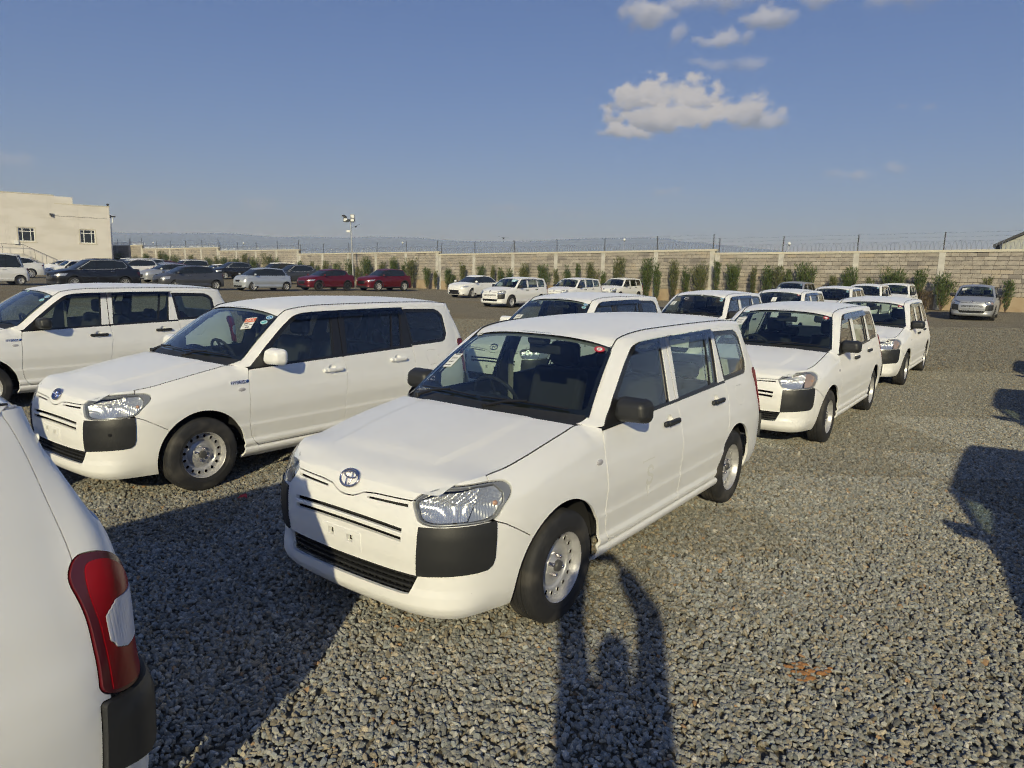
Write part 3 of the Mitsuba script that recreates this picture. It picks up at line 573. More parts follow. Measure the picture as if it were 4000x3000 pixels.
    cowl = np.stack([np.stack([xs_, ys_, zs_], -1) for xs_, ys_, zs_ in ((x[-1] + .015, y[-1], z[-1] - .010), (x[-1] * .5 + .5 * np.interp(y[-1], *(lambda w: (w[:, 1], w[:, 0]))(ws(np.linspace(-1, 1, 40), np.zeros(40)))), y[-1] * 1.01, z[-1] - .014), tuple(ws(y[-1] / .690, np.full(len(tt), .02)).T))])
    add('cowl', flip(gridmesh(cowl)), 'plastic')
    for y0, y1, yp in ((-.60, -.06, -.02), (-.02, .57, .56)):
        qa = np.linspace(0, 1, 8); aa = (y0 + (y1 - y0) * qa) / .69; bb = .050 + .012 * np.sin(qa * np.pi)
        bl = ws(aa, bb) + [.010, 0, .014]; piv = np.array([-.285, yp - .52 if yp > .3 else yp - .50, 1.022])
        arm = np.vstack([piv, piv + (bl[4] - piv) * .5 + [.012, 0, .018], bl[4] + [.006, 0, .010]])
        add('wiper', join(flat(tube(bl, .006, 6), 40), flat(tube(arm, [.012, .009, .007], 6), 40), flat(moved(trimesh.creation.cylinder(.018, .03, sections=12), *piv), 40)), 'gloss')
    # door mirrors, handles, marker lamps, emblem
    def mirr():
        s = manifold3d.Manifold.sphere(.046, 28); a_ = [(.018, .805, 1.020), (.018, .930, 1.028), (.018, .925, 1.072), (.018, .815, 1.070), (-.022, .790, 1.012), (-.022, .940, 1.020), (-.022, .940, 1.080), (-.022, .800, 1.080)]
        body = m2t(manifold3d.Manifold.batch_hull([s.translate((px - .660, (py - .866) * .96 + .842, (pz - 1.048) * .84 + 1.048)) for px, py, pz in a_]).refine_to_length(.02))
        return flat(body, 60)
    pair('door_mirror', mirr(), 'mirror'); pair('door_mirror_arm', flat(rbox([-.70, .735, .985], [-.63, .815, 1.035], .014), 40), 'gloss')
    mg = flat(moved(rbox([-.004, -.080, -.042], [.004, .080, .042], .004), -.725, .842, 1.048), 40); pair('door_mirror_glass', mg, 'reflector')
    for hx, hz in HANDLES:
        y0 = float(W.side(hx, hz)[1]); c = manifold3d.Manifold.sphere(.012, 12)
        bar = [m2t(manifold3d.Manifold.batch_hull([c.translate((hx + dx, y0 + dy, hz + dz)) for dx in ((a0, a1)) for dy in (d0, d0 + .006) for dz in (-.006, .006)])) for a0, a1, d0 in ((-.100, -.02, .016), (-.02, .060, .018), (.05, .098, .010))]
        pair('door_handle', flat(cat(bar), 45), 'handle')
    mk = trimesh.creation.icosphere(2, 1.0); mk.apply_scale([.034, .010, .017]); mp = W.side(-.356, .793); mk.apply_translation(mp); pair('side_marker', flat(mk, True), 'marker')
    ec = W(np.array([0.0]), np.array([.789]))[0]; nz = np.cross(W(np.array([.001]), np.array([.789]))[0] - W(np.array([-.001]), np.array([.789]))[0], W(np.array([0.]), np.array([.791]))[0] - W(np.array([0.]), np.array([.787]))[0]); nz /= np.linalg.norm(nz)
    ex, ey = np.array([0, 1.0, 0]), np.cross(nz, [0, 1.0, 0]); ey *= np.sign(ey[2])
    def ell(cx_, cy_, a_, b_, r, n=40):
        th = np.linspace(0, 2 * np.pi, n, endpoint=False); p = np.stack([cx_ + a_ * np.cos(th), cy_ + b_ * np.sin(th)], 1)
        return tube(ec + p[:, :1] * ex + p[:, 1:] * ey + nz * .008, r, 6, closed=True)
    add('emblem', flat(cat([ell(0, 0, .064, .044, .0062), ell(0, .0165, .043, .017, .0048), ell(0, .0, .0165, .040, .0045)]), 60), 'chrome')
    add('emblem_backing', flat(tube([ec + nz * .0005, ec + nz * .004], .001), 40) if False else vsheet(ec, ex, ey, nz, .060, .041), 'emblem_back')
    # wheels
    wp = wheel_parts(hi=hi)
    for x_, sd_ in ((0, 1), (0, -1), (-2.55, 1), (-2.55, -1)):
        M = T4().translate([x_, .806 * sd_, .300]).rotate([0, 0, 1], 0 if sd_ > 0 else 180)
        for pn, q in wp.items():
            for sh, role in (q if isinstance(q, list) else [q]): P.append(('wheel__' + ('wheel_nut' if pn == 'nuts' else pn), {**sh, 'to_world': M}, '=' + role, (x_, sd_)))
    # inside: liner, floor, wheel houses, dashboard, seats
    lin = PG(*SX((-.30, .32), (-.30, .97), (-.47, .952), (-.655, 1.105), (-.91, 1.30), (-1.03, 1.37), (-1.15, 1.39), (-2.39, 1.408), (-3.05, 1.385), (-3.12, 1.0), (-3.14, .32))).difference(shapely.union_all([g1, g2, g3, QG, ARCH_F.buffer(.01), ARCH_R.buffer(.01)]))
    liner = panel(W, lin, .08, -.034, 0); f_ = flat
    und = [f_(box([-3.25, -.60, .225], [.42, .60, .26]), 30)]
    for x_ in (0, -2.56):
        for sg in (1, -1):
            h = lathe([(.385, .42), (.385, .76)], 20, 'y', .12, math.pi - .12); d = lathe([(.02, .42), (.385, .42)], 20, 'y', -.25, math.pi + .25); m = cat([h, d]); m.apply_translation([x_, 0, .305])
            und.append(f_(m, 30) if sg > 0 else mirror(f_(m, 30)))
    und.append(panel(W, shapely.box(-.84, .25, .84, .80), .08, -.09, 0))
    add('underbody', join(*und), 'dark'); pair('cabin_lining', liner, 'dark')
    rl = np.stack([xr, yr * .99, zz - .03], -1); add('headlining', gridmesh(rl[:, ::2]), 'trim_grey')
    dash = [f_(rbox([-.78, -.66, .62], [-.34, .66, .955], .05, 10), 40), f_(rbox([-.86, -.56, .78], [-.60, -.14, .985], .05, 10), 40)]
    add('dashboard', join(*dash), 'dark')
    stw = lathe([(.185 + .014 * math.cos(q), .014 * math.sin(q)) for q in np.linspace(0, 2 * np.pi, 9)], 36, 'z'); hub = rbox([-.06, -.05, -.02], [.06, .05, .02], .015); sp = cat([tube([(-.18, 0, 0), (.18, 0, 0)], .013, 6), tube([(0, 0, 0), (0, -.18, 0)], .013, 6)])
    st = cat([stw, hub, sp]); st.apply_transform(trimesh.transformations.rotation_matrix(math.radians(-62), [0, 1, 0])); st.apply_transform(trimesh.transformations.rotation_matrix(0, [0, 0, 1])); st.apply_translation([-.93, -.36, .93]); add('steering_wheel', f_(st, 40), 'dark')
    for y_ in (-.36, .36):
        seat = cat([moved(rbox([-.50, -.25, 0], [0, .25, .16], .06, 10), -1.10, y_, .40), moved(rbox([-.06, -.24, 0], [.08, .24, .62], .055, 10), 0, 0, 0, (-16, [0, 1, 0])).apply_translation([-1.62, y_, .48]), moved(rbox([-.05, -.13, 0], [.06, .13, .19], .045, 10), -1.83, y_, 1.09)])
        add('front_seat', f_(seat, 45), 'seat')
    rs = [moved(rbox([-.45, -.62, 0], [0, .62, .15], .05, 10), -1.95, 0, .40), moved(rbox([-.05, -.62, 0], [.07, .62, .52], .05, 10), 0, 0, 0, (-14, [0, 1, 0])).apply_translation([-2.42, 0, .48])] + [moved(rbox([-.04, -.12, 0], [.05, .12, .13], .04, 10), -2.57, y_, .99) for y_ in (-.36, .36)]
    add('rear_seat', f_(cat(rs), 45), 'seat')
    add('luggage_floor', f_(box([-3.28, -.64, .52], [-2.58, .64, .56]), 30), 'trim_grey')
    rm = cat([rbox([-.02, -.125, -.035], [.012, .125, .035], .012), tube([(.05, 0, .075), (0, 0, .02)], .010, 6)]); add('interior_mirror', f_(moved(rm, -.985, .0, 1.315), 40), 'dark')
    cam = rbox([-.045, -.07, -.03], [.05, .07, .03], .02); add('sensor_housing', f_(moved(cam, -.945, -.02, 1.375, None), 40), 'dark')
    pair('seat_belt', f_(tube([(-1.50, .665, 1.22), (-1.50, .66, .62)], .022, 4), 30), 'trim_grey')
    return P
def vsheet(c, ex, ey, nz, a, b, n=28):
    th = np.linspace(0, 2 * np.pi, n, endpoint=False); V = np.vstack([c + nz * .004, c + nz * .004 + a * np.cos(th)[:, None] * ex + b * np.sin(th)[:, None] * ey])
    i = np.arange(n); F = np.stack([0 * i, 1 + i, 1 + (i + 1) % n], 1); return V, F, np.tile(nz, (n + 1, 1))
def wsurf(a, b):
    """The windscreen's outer face, a from -1 to 1 across (+ is the car's left), b from 0 to 1 up."""
    a, b = np.broadcast_arrays(np.asarray(a, float), np.asarray(b, float)); q = np.abs(a)
    lo = np.stack([-.30 - .13 * q ** 2, a * .690, 1.03 - .012 * q ** 2], -1); hi_ = np.stack([-.885 - .045 * q ** 2, a * .560, 1.436 - .055 * q ** 2.2], -1)
    k = 4 * b * (1 - b); return lo + (hi_ - lo) * b[..., None] + np.stack([.012 * k, 0 * k, .014 * k], -1)

HI, LO = build_wagon(.035, True), build_wagon(.085, False)
ROLES = {'plastic': 'black_plastic', 'trim_beige': 'beige_trim', 'lamp_grey': 'lamp_grey', 'reflector': 'reflector', 'lens': 'lens_clear', 'glass_screen': 'glass_clear', 'gloss': 'black_gloss', 'visor': 'visor_smoke', 'marker': 'marker_lens', 'chrome': 'chrome',
         'dark': 'dark_trim', 'seat': 'seat_fabric', 'trim_grey': 'grey_trim', 'steel': 'grey_metal', 'dark_red': 'dark_red_lens', 'red': 'red_lens', 'white_lens': 'white_lens', 'lamp_silver': 'lamp_silver', 'lamp_side': 'lamp_silver', 'turn_bulb': 'amber_bulb'}
YAW = -126.25
def pose(x, y, yaw=YAW): return T4().translate([x, y, float(ground_z(x, y))]).rotate([0, 0, 1], yaw)
def wagon(name, label, x, y, yaw=YAW, hi=False, paint='white_paint', trim='black_plastic', pillar=None, rear_glass='glass_privacy', visor=True, blue=False, amber=False, group=None, skip=()):
    key = thing(name, label, 'car', group); M = pose(x, y, yaw)
    roles = {**ROLES, 'paint': paint, 'mirror': trim, 'handle': trim, 'pillar': pillar or paint, 'glass_front': 'glass_clear', 'glass_rear': rear_glass, 'emblem_back': 'blue_chrome' if blue else paint}
    wk = {}
    for it in (HI if hi else LO):
        pn, sh, role = it[:3]
        if pn in skip or (pn == 'window_visor' and not visor): continue
        b = role[1:] if role[0] == '=' else roles[role]
        d = {**sh, 'bsdf': {'type': 'ref', 'id': b}, 'to_world': (M @ sh['to_world']) if 'to_world' in sh else M}
        if len(it) > 3:
            if it[3] not in wk: wk[it[3]] = key + '__wheel' + ('' if not wk else f'_{len(wk):03d}')
            put('', wk[it[3]] + '__' + pn.split('__')[1], d)
        elif '__' in pn:
            base, sub = pn.split('__'); n = sum(1 for k in scene if k == f'{key}__{base}' or (k.startswith(f'{key}__{base}_') and k.count('__') == 1 and k[len(f'{key}__{base}_'):].isdigit()))
            put('', f'{key}__{base}' + ('' if n <= 1 else f'_{n - 1:03d}') + '__' + sub, d)
        else: put(key, pn, d)
    if amber:
        for k in [k for k in scene if k.startswith(key) and k.endswith('turn_lamp')]: scene[k] = {**scene[k], 'bsdf': {'type': 'ref', 'id': 'lamp_amber'}}
    return key, M
SHRUB_LABELS = [
 'dark shrub in the far left corner beside the cream building', 'low shrub behind the white cars right of the building corner', 'leaning bushy shrub second right of the building corner', 'tallest shrub among those behind the red car at far left', 'thin low shrub just right of the tall one behind the red car',
 'rounded shrub behind the white car roof left of the dark hatchback', 'shrub just right of the white four wheel drive roof', 'wide low shrub above the roof of the grey hatchback', 'rounded shrub above the rear end of the grey hatchback', 'low shrub just left of the black car behind the silver hatchback',
 'wide shrub above the bonnet of the far black car', 'narrow upright shrub above the roof of the far black car', 'leaning shrub above the rear of the far black car', 'tall upright shrub left of the white minibus windscreen', 'shorter shrub above the white minibus windscreen',
 'small shrub above the right end of the white minibus', 'small shrub above the roof of the charcoal car', 'tiny shrub right of the charcoal car', 'shrub above the roof of the left red car, leftmost of two', 'shrub above the roof of the left red car, rightmost of two',
 'slender tall shrub immediately left of the light mast', 'dark low shrub immediately right of the light mast foot', 'tall shaggy shrub left of the right red car roof', 'rounded shrub above the windscreen of the right red car', 'tall shrub above the roof of the right red car',
 'small shrub squeezed between two tall ones over the right red car', 'tall dark shrub at the rear bumper of the right red car', 'short bushy shrub standing alone right of the red cars', 'low thin shrub third right of the red cars', 'bushy shrub just left of the white saloon bonnet',
 'smallest shrub beside the white saloon windscreen', 'narrow tall shrub above the white saloon windscreen', 'rounded shrub above the roof of the white saloon', 'thin bare shrub above the rear window of the white saloon', 'shrub left of the double post above the white saloon boot',
 'narrow shrub touching the double post behind the white saloon', 'widest shrub above the first distant wagon, right of the double post', 'leaning shrub above the rear of the first distant wagon', 'thin low shrub between the first and second distant wagons', 'upright shrub above the roof of the second distant wagon',
 'thinnest shrub above the second distant wagon', 'wide topped shrub above the rear of the second distant wagon', 'thin low shrub between the second and third distant wagons', 'tall column shaped shrub above the third distant wagon', 'biggest dense shrub right of the third distant wagon',
 'darker slimmer shrub joined to the biggest one', 'tall shrub with a leaning top, second from the biggest one', 'small wispy shrub left of the paired shrubs mid wall', 'broad double shrub left of a wall post mid wall', 'slim shrub standing right against a wall post mid wall',
 'dense broad shrub above the left row wagon roofs', 'wispy thin shrub left of the grey wagon roof', 'broad shrub behind the windscreen of the grey wagon', 'shrub directly behind the grey wagon roof', 'small shrub just above the grey wagon roof',
 'rounded shrub above the rear of the grey wagon', 'small shrub above the white roofs right of the grey wagon', 'shrub in front of a wall post above the white roofs', 'tiny shrub between wall posts above the white roofs', 'widest low shrub above the last white wagon roofs',
 'sparse leaning shrub right of the last white wagon', 'dry purple grey bush beside the leaning green shrub at right', 'large leaning shrub left of the silver wagon by the wall', 'small shrub just above the roof of the silver wagon by the wall', 'young sapling like shrub at the right end of the wall']
def limb_mesh(bones, length=.03, smooth_=4, seg=14):
    """One skin over (point, radius)-to-(point, radius) bones."""
    parts = []
    for a, ra, b, rb in bones:
        s = lambda p, r: manifold3d.Manifold.sphere(r, seg).translate(tuple(map(float, p)))
        parts.append(manifold3d.Manifold.batch_hull([s(a, ra), s(b, rb)]))
    m = manifold3d.Manifold.batch_boolean(parts, manifold3d.OpType.Add).refine_to_length(length); t = m2t(m); t.merge_vertices()
    trimesh.smoothing.filter_taubin(t, iterations=smooth_); return t
def person(label, x, y, yaw, J, shirt, hold=None):
    """A standing figure from joints J (metres, facing +y before yaw); its body is one mesh, clothes and hair are its parts."""
    key = thing('person', label, 'person'); M = T4().translate([x, y, float(ground_z(x, y))]).rotate([0, 0, 1], yaw); A = {k: np.array(v, float) for k, v in J.items()}
    L = lambda *b: [(A[p], r, A[q], s) for p, r, q, s in b]
    head = [(A['head'] + [0, .0, .035], .084, A['head'] + [0, .018, -.035], .072), (A['head'] + [0, .030, -.045], .055, A['head'] + [0, .045, -.085], .036), (A['head'] + [0, .085, .0], .013, A['head'] + [0, .102, -.028], .014), (A['head'] + [.076, -.005, -.01], .014, A['head'] + [.078, -.008, .02], .016), (A['head'] + [-.076, -.005, -.01], .014, A['head'] + [-.078, -.008, .02], .016), (A['head'] + [-.03, .078, -.058], .011, A['head'] + [.03, .078, -.058], .011), (A['head'] + [-.05, .072, .03], .013, A['head'] + [.05, .072, .03], .013)]
    arms, legs, fin = [], [], []
    for s in 'LR':
        arms += L((f'sh{s}', .058, f'el{s}', .043), (f'el{s}', .043, f'wr{s}', .029)); legs += L((f'hip{s}', .092, f'kn{s}', .062), (f'kn{s}', .062, f'an{s}', .042), (f'an{s}', .042, f'toe{s}', .036))
        w_, p = A[f'wr{s}'], A[f'hand{s}']; d = (p - w_) / np.linalg.norm(p - w_); sd = A[f'side{s}'] / np.linalg.norm(A[f'side{s}']); cu = np.cross(d, sd); cu *= np.sign(cu @ A[f'curl{s}']) or 1
        fin += [(w_, .027, p - sd * .018, .018), (w_, .027, p + sd * .022, .018)]
        for i, (o, ln) in enumerate(((-.030, .060), (-.010, .074), (.010, .080), (.030, .072))):
            a_ = p + sd * o; b_ = a_ + d * ln * .5 + cu * .010; c_ = b_ + d * ln * .28 + cu * .024; fin += [(a_, .010, b_, .0088), (b_, .0088, c_, .0075)]
        t0 = w_ + d * .03 + sd * .022; t1 = t0 + sd * .035 + d * .025 + cu * .012; fin += [(t0, .013, t1, .0105), (t1, .0105, t1 + d * .028 + cu * .008, .0088)]
    torso = L(('pelvis', .125, 'waist', .118), ('waist', .118, 'chest', .130), ('hipL', .095, 'hipR', .095), ('chest', .115, 'shL', .060), ('chest', .115, 'shR', .060), ('chest', .09, 'neck', .052)) 
    put(key, 'body', tm(limb_mesh(head + arms + legs + torso + fin + L(('neck', .062, 'head', .066)), .022, 3, 12), 'skin', True, to_world=M))
    gr_ = lambda bs, e: [(a, ra + e, b, rb + e) for a, ra, b, rb in bs]
    up = [b for s in 'LR' for b in ((A[f'sh{s}'], .066, A[f'el{s}'], .062), (A[f'el{s}'], .062, A[f'wr{s}'] * .85 + A[f'el{s}'] * .15, .045))]
    put(key, 'shirt', tm(limb_mesh(gr_(torso[:5], .018) + gr_(up, .014) + [(A[f'sh{s}'] - [0, 0, .03], .085, A[f'hip{s}'], .10) for s in 'LR'], .03, 3, 12), shirt, True, to_world=M))
    put(key, 'trousers', tm(limb_mesh(gr_([b for i, b in enumerate(legs) if i % 3 < 2], .016) + gr_(torso[2:3], .022), .03, 3, 12), 'trousers', True, to_world=M))
    for s in 'LR': put(key, 'shoe', tm(limb_mesh([(A[f'an{s}'] - [0, .02, .035], .045, A[f'toe{s}'] + [0, .02, -.004], .040), (A[f'an{s}'], .05, A[f'an{s}'] - [0, .03, .03], .05)], .025, 2, 12), 'black_plastic', True, to_world=M))
    put(key, 'hair', tm(limb_mesh([(A['head'] + [0, -.012, .048], .086, A['head'] + [0, -.03, .0], .078)], .02, 2, 14), 'hair', True, to_world=M))
    return key
# ------------------------------------------------------------------ the other makes of car: same kind of body, other proportions
def alloy_parts(R, Rr, n, dark=False):
    """A tyre and an alloy rim with n spokes."""
    w = .20; prof = [(Rr - .004, .002), (Rr + .012, .010), ((R + Rr) / 2, .016), (R - .022, .008), (R - .006, -.01), (R, -.03), (R, -w + .03), (R - .01, -w), (Rr, -w)]
    rim = [(Rr, .004), (Rr - .006, .008), (Rr - .014, .002), (Rr - .02, -.05)]
    Rm = Rr * .6; per = 2 * math.pi * Rm; r0, r1 = Rr * .28, Rr * .94
    gaps = [affinity.translate(Polygon([(-per / n * .10, r0), (per / n * .10, r0), (per / n * .36, r1), (-per / n * .36, r1)]).buffer(.004), (k + .5) * per / n, 0) for k in range(n)]
    dom = shapely.box(0, .012, per, Rr - .012).difference(shapely.union_all(gaps))
    def disc(u, r): th = -u / Rm; return np.stack([r * np.cos(th), -.004 - .022 * (1 - r / Rr), r * np.sin(th)], -1)
    return {'tyre': (tm(lathe(prof[::-1], 30), 'tyre_rubber', 40), 'tyre_rubber'), 'rim': (vfn(*join(flat(lathe(rim[::-1], 30), 40), panel(disc, dom, .15, thick=.03, step2=.06)), 'alloy'), 'charcoal_paint' if dark else 'alloy'),
            'brake_disc': (tm(lathe([(.0, -.085), (Rr - .03, -.085), (Rr - .02, -.15)][::-1], 20), 'dark_trim', 40), 'dark_trim')}

def build_car(L, wb, fo, w, H, zb, R, ws0, ws1, rg1, rg0, B, C=None, nose=.80, tail='hatch', spokes=10, Rr=None, dark=False, steel=False, clad=False, kick=.5, rise=.03, lampz=(.60, .72), tlz=(.70, .93), grille=(.46, .68), rails=False, gw=.40, tum=.13, van=False, step=.09):
    """A car as a list of (part, shape, role). ws0, ws1: x of the windscreen's foot and head; rg1, rg0: of the rear glass's head and foot; B, C: pillars."""
    P = []; ro = L - wb - fo; zs = zb / .985; fx, wy = fo / .79, w / .845
    def add(name, M, role): P.append((name, vfn(*M, 'white_paint') if isinstance(M, tuple) else M, role))
    def pair(name, M, role): add(name, M, role); add(name, mirror(M), role)
    out = [((x * fx if x > 0 else (x * wb / 2.55 if x > -2.55 else -wb + (x + 2.55) * ro / .895)), y * wy) for x, y in OUTLINE]
    zn = zb - (.985 - nose) * zs if not van else zb
    zt = [(fo * 1.02, zn), (fo * .92, zn + .008), (fo * .8, zn + .25 * (zb - zn)), (fo * .45, zn + .55 * (zb - zn)), (ws0 + .12, zb - .015), (ws0 - .1, zb), (-wb, zb + rise), (-wb - ro, zb + rise * 1.3)]
    Wc = Wrap(out, F_PROF, S_PROF, R_PROF, zt, front=(fo * .53, fo * .93), rear=(-wb - ro * .70, -wb - ro * .96), fender=(ws0 - .25, ws0 - .05, .06), taper=(-9, -8, 0), zs=zs)
    SL = Wc.L; sx = lambda *p: [(float(Wc.s_x(x)), z) for x, z in p]; z0 = .21 * zs
    ra = R + .055; arcs = [Polygon(sx(*[(x + ra * math.cos(t), R + .01 + ra * math.sin(t)) for t in np.linspace(-.5, math.pi + .5, 24)])) for x in (0, -wb)]
    S = np.linspace(0, SL, 60); topz = Wc.ZT(Wc.cs(S)[:, 0])
    sf = lambda y: float(np.interp(y * wy, Wc.pp[Wc.pp[:, 0] > .2, 1], Wc.ss[Wc.pp[:, 0] > .2]))
    gz0, gz1 = grille[0] * zs, grille[1] * zs
    half = Polygon([(-.001, z0)] + [(-.001, float(topz[0]))] + list(zip(S, topz)) + [(SL + .001, float(topz[-1])), (SL + .001, z0)]).buffer(0)
    body = half.difference(shapely.union_all(arcs))
    zd = .33 * zs
    df = soft(Polygon(sx((ws0 - .16, zb - .01), (ws0 - .12, .6 * zs), (ws0 - .18, zd), (B + .05, zd), (B - .01, .6 * zs), (B, zb + .4 * rise))), .02)
    dr_ = soft(Polygon(sx((B, zb + .4 * rise), (B - .01, .6 * zs), (B + .05, zd), (-wb + ra + .10, zd), (-wb + ra * .85, .62 * zs), (C or -wb + .12, .85 * zs), ((C or -wb + .12), zb + rise))), .02)
    dr_ = dr_.difference(arcs[1].buffer(.03))
    lz0, lz1 = lampz[0] * zs, lampz[1] * zs
    hl = rnd(PG((sf(.46), lz0 + .01), (sf(.50), lz1 - .02), (sf(.73), lz1 + .035), (float(Wc.s_x(fo * .33)), lz1 + .05), (float(Wc.s_x(fo * .47)), lz0 + .03), (sf(.72), lz0)), .012)
    gr = rnd(PG((-sf(gw), gz1), (-sf(gw * .8), gz0), (sf(gw * .8), gz0), (sf(gw), gz1)), .02); intake = rnd(PG((-sf(.5), .36 * zs), (-sf(.42), .25 * zs), (sf(.42), .25 * zs), (sf(.5), .36 * zs)), .02)
    tl0, tl1 = tlz[0] * zs, tlz[1] * zs; a0 = float(Wc.s_x(-wb - ro * .70)); a1 = float(Wc.s_x(-wb - ro * .97)) + .12
    tl = rnd(PG((a0, tl1 - .04), (a0 + .12, tl0), (a1, tl0 + .02), (a1 - .02, tl1), (a0 + .08, tl1 + .01)), .015)
    rest = body.difference(shapely.union_all([df.buffer(.003), dr_.buffer(.003), hl, tl])); pair('body_shell', panel(Wc, rest, step, 0, .01), 'paint')
    pair('front_door', panel(Wc, df.buffer(-.002), step, 0, .01), 'paint'); pair('rear_door', panel(Wc, dr_.buffer(-.002), step, 0, .01), 'paint')
    pair('headlamp', panel(Wc, hl, .05, .002, .01), 'lamp_silver'); pair('tail_lamp', panel(Wc, tl, .05, .006, .01), 'dark_red')
    add('grille', panel(Wc, gr, .06, .006, .01), 'gloss'); add('lower_grille', panel(Wc, intake, .06, .005, .01), 'plastic')
    rim_ = gr.buffer(.012).difference(gr); add('grille_surround', panel(Wc, rim_, .05, .008, .01), 'chrome' if not van else 'plastic')
    if clad:
        cl = shapely.union_all([a_.buffer(.055) for a_ in arcs] + [Polygon(sx((-ra, z0), (-ra, .31 * zs), (-wb + ra, .31 * zs), (-wb + ra, z0)))] + [Polygon([(0, z0), (0, .27 * zs), (sf(.7), .27 * zs), (sf(.7), z0)])] + [Polygon([(SL - .9, z0), (SL - .9, .42 * zs), (SL, .42 * zs), (SL, z0)])]).intersection(half).difference(shapely.union_all(arcs))
        pair('wheel_arch_cladding', panel(Wc, cl, step, .006, .01), 'plastic')
    # bonnet and rear deck in one sheet at belt height
    s = np.linspace(.02, SL - .02, 44); e = Wc(s, Wc.ZT(Wc.cs(s)[:, 0])); t = np.linspace(-1, 1, 13)
    crown = .055 * zs * sm(fo, fo * .5, e[:, :1]) * sm(-wb - ro, -wb - ro * .8, e[:, :1])
    V = np.stack([e[:, :1] + 0 * t[None], e[:, 1:2] * t[None], e[:, 2:3] + crown * (1 - np.abs(t[None]) ** 2.2)], -1); i1 = int(np.argmin(abs(e[:, 0] - (ws0 - .3))))
    add('bonnet', flip(gridmesh(V[:i1 + 1])), 'paint')
    if tail == 'sedan': i2 = int(np.argmin(abs(e[:, 0] - (rg0 + .3)))); add('boot_lid', flip(gridmesh(V[i2:])), 'paint')
    # greenhouse
    nsup = 4.6; w0 = w - .088; w1 = w0 - tum
    xf = lambda t: ws0 + (ws1 - ws0) * (t * (1.05 - .05 * t)); xr = lambda t: rg0 + (rg1 - rg0) * t ** 1.15; wt = lambda t: w0 + (w1 - w0) * (t * .8 + .2 * t * t)
    zr = pch([(ws1 + .1, H - .13), (ws1 - .25, H - .075), ((ws1 + rg1) / 2 + .2, H - .045), (rg1 + .3, H - .085), (rg1 - .1, H - .115)])
    zbase = lambda x: Wc.ZT(x) - .004
    def G(ph, t):
        c, sn = np.cos(ph), np.sin(ph); xc, hx = (xf(t) + xr(t)) / 2, (xf(t) - xr(t)) / 2
        x = xc + hx * np.sign(c) * np.abs(c) ** (2 / nsup); y = wt(t) * np.sign(sn) * np.abs(sn) ** (2 / nsup)
        return np.stack([x, y, zbase(x) + t * (zr(x) - zbase(x))], -1)
    ph = np.concatenate([np.linspace(0, .9, 12), np.linspace(1.0, 2.14, 14), np.linspace(2.24, np.pi, 12)]); ph = np.concatenate([ph, -ph[-2:0:-1] + 0]); ph = np.append(ph, ph[0] + 2 * np.pi - 2 * np.pi)
    tt = np.linspace(0, 1, 9); ring = G(ph[None] + 0 * tt[:, None], tt[:, None] + 0 * ph[None]); top = ring[-1]
    cap = []
    for k in (1, .93, .8, .6, .35, .02):
        c = np.array([top[:, 0].mean(), 0, 0]); q = c * [1, 0, 0] + (top - c * [1, 0, 0]) * [k, k, 1]; q[:, 2] = zr(q[:, 0]) + (H - .045 - (H - .09)) * (1 - k ** 2.2) + .0; cap.append(q)
    add('roof', flip(join(gridmesh(ring), gridmesh(np.array(cap)))), 'paint')
    def side(x, t):
        xc, hx = (xf(t) + xr(t)) / 2, (xf(t) - xr(t)) / 2; c = np.clip(np.abs((x - xc) / hx), 0, .9999); y = wt(t) * (1 - c ** nsup) ** (1 / nsup); return np.stack([x, y, zbase(x) + t * (zr(x) - zbase(x))], -1)
    lo, hi = .05, .90; A0, A1 = xf(lo) - .20, xf(hi) - .16; D0, D1 = (xr(lo) + .30 * (1 + kick)), xr(hi) + .30
    glass = [PG((A0, lo), (A1, hi), (B + .035, hi + .02), (B + .035, lo))]
    if C: glass += [PG((B - .035, lo), (B - .035, hi + .02), (C + .03, hi), (C + .03, lo)), PG((C - .03, lo + .02), (C - .03, hi), (D1, hi - .06), (D0 - .05 * kick, lo + .34 * kick), (D0 + .06, lo + .08 * kick))]
    else: glass += [PG((B - .035, lo), (B - .035, hi + .02), (D1, hi - .05), (D0, lo + .25 * kick), (D0 + .1, lo))]
    names = ['front_side_window', 'rear_side_window', 'quarter_window']
    trim = shapely.union_all(glass).buffer(.035, join_style='mitre').buffer(.0).difference(shapely.union_all([g_.buffer(-.012) for g_ in glass])); mside = lambda u, v: side(-u, v); mx = lambda q: affinity.scale(q, -1, 1, origin=(0, 0)); pair('window_trim', panel(mside, mx(trim), .09, .003, .006), 'gloss')
    if rails: o_ = shapely.union_all(glass).buffer(.037, join_style='mitre'); pair('window_line', panel(mside, mx(o_.difference(o_.buffer(-.026))), .09, .008, .004), '=alloy')
    for nm, g_ in zip(names, glass): pair(nm, panel(mside, mx(rnd(g_, .03)), .09, .006, .004), 'far')
    fw = lambda y, t: np.stack([(xf(t) + xr(t)) / 2 + (xf(t) - xr(t)) / 2 * (1 - np.clip(np.abs(y) / wt(t), 0, .9999) ** nsup) ** (1 / nsup), y, np.zeros_like(y)], -1)
    def front(y, t): q = fw(y, t); q[..., 2] = zbase(q[..., 0]) + t * (zr(q[..., 0]) - zbase(q[..., 0])); return q
    def back(y, t): q = fw(y, t); q[..., 0] = xf(t) + xr(t) - q[..., 0]; q[..., 2] = zbase(q[..., 0]) + t * (zr(q[..., 0]) - zbase(q[..., 0])); return q
    wp = lambda a, b: Polygon([(-wt(a) * .90, a), (wt(a) * .90, a), (wt(b) * .90, b), (-wt(b) * .90, b)])
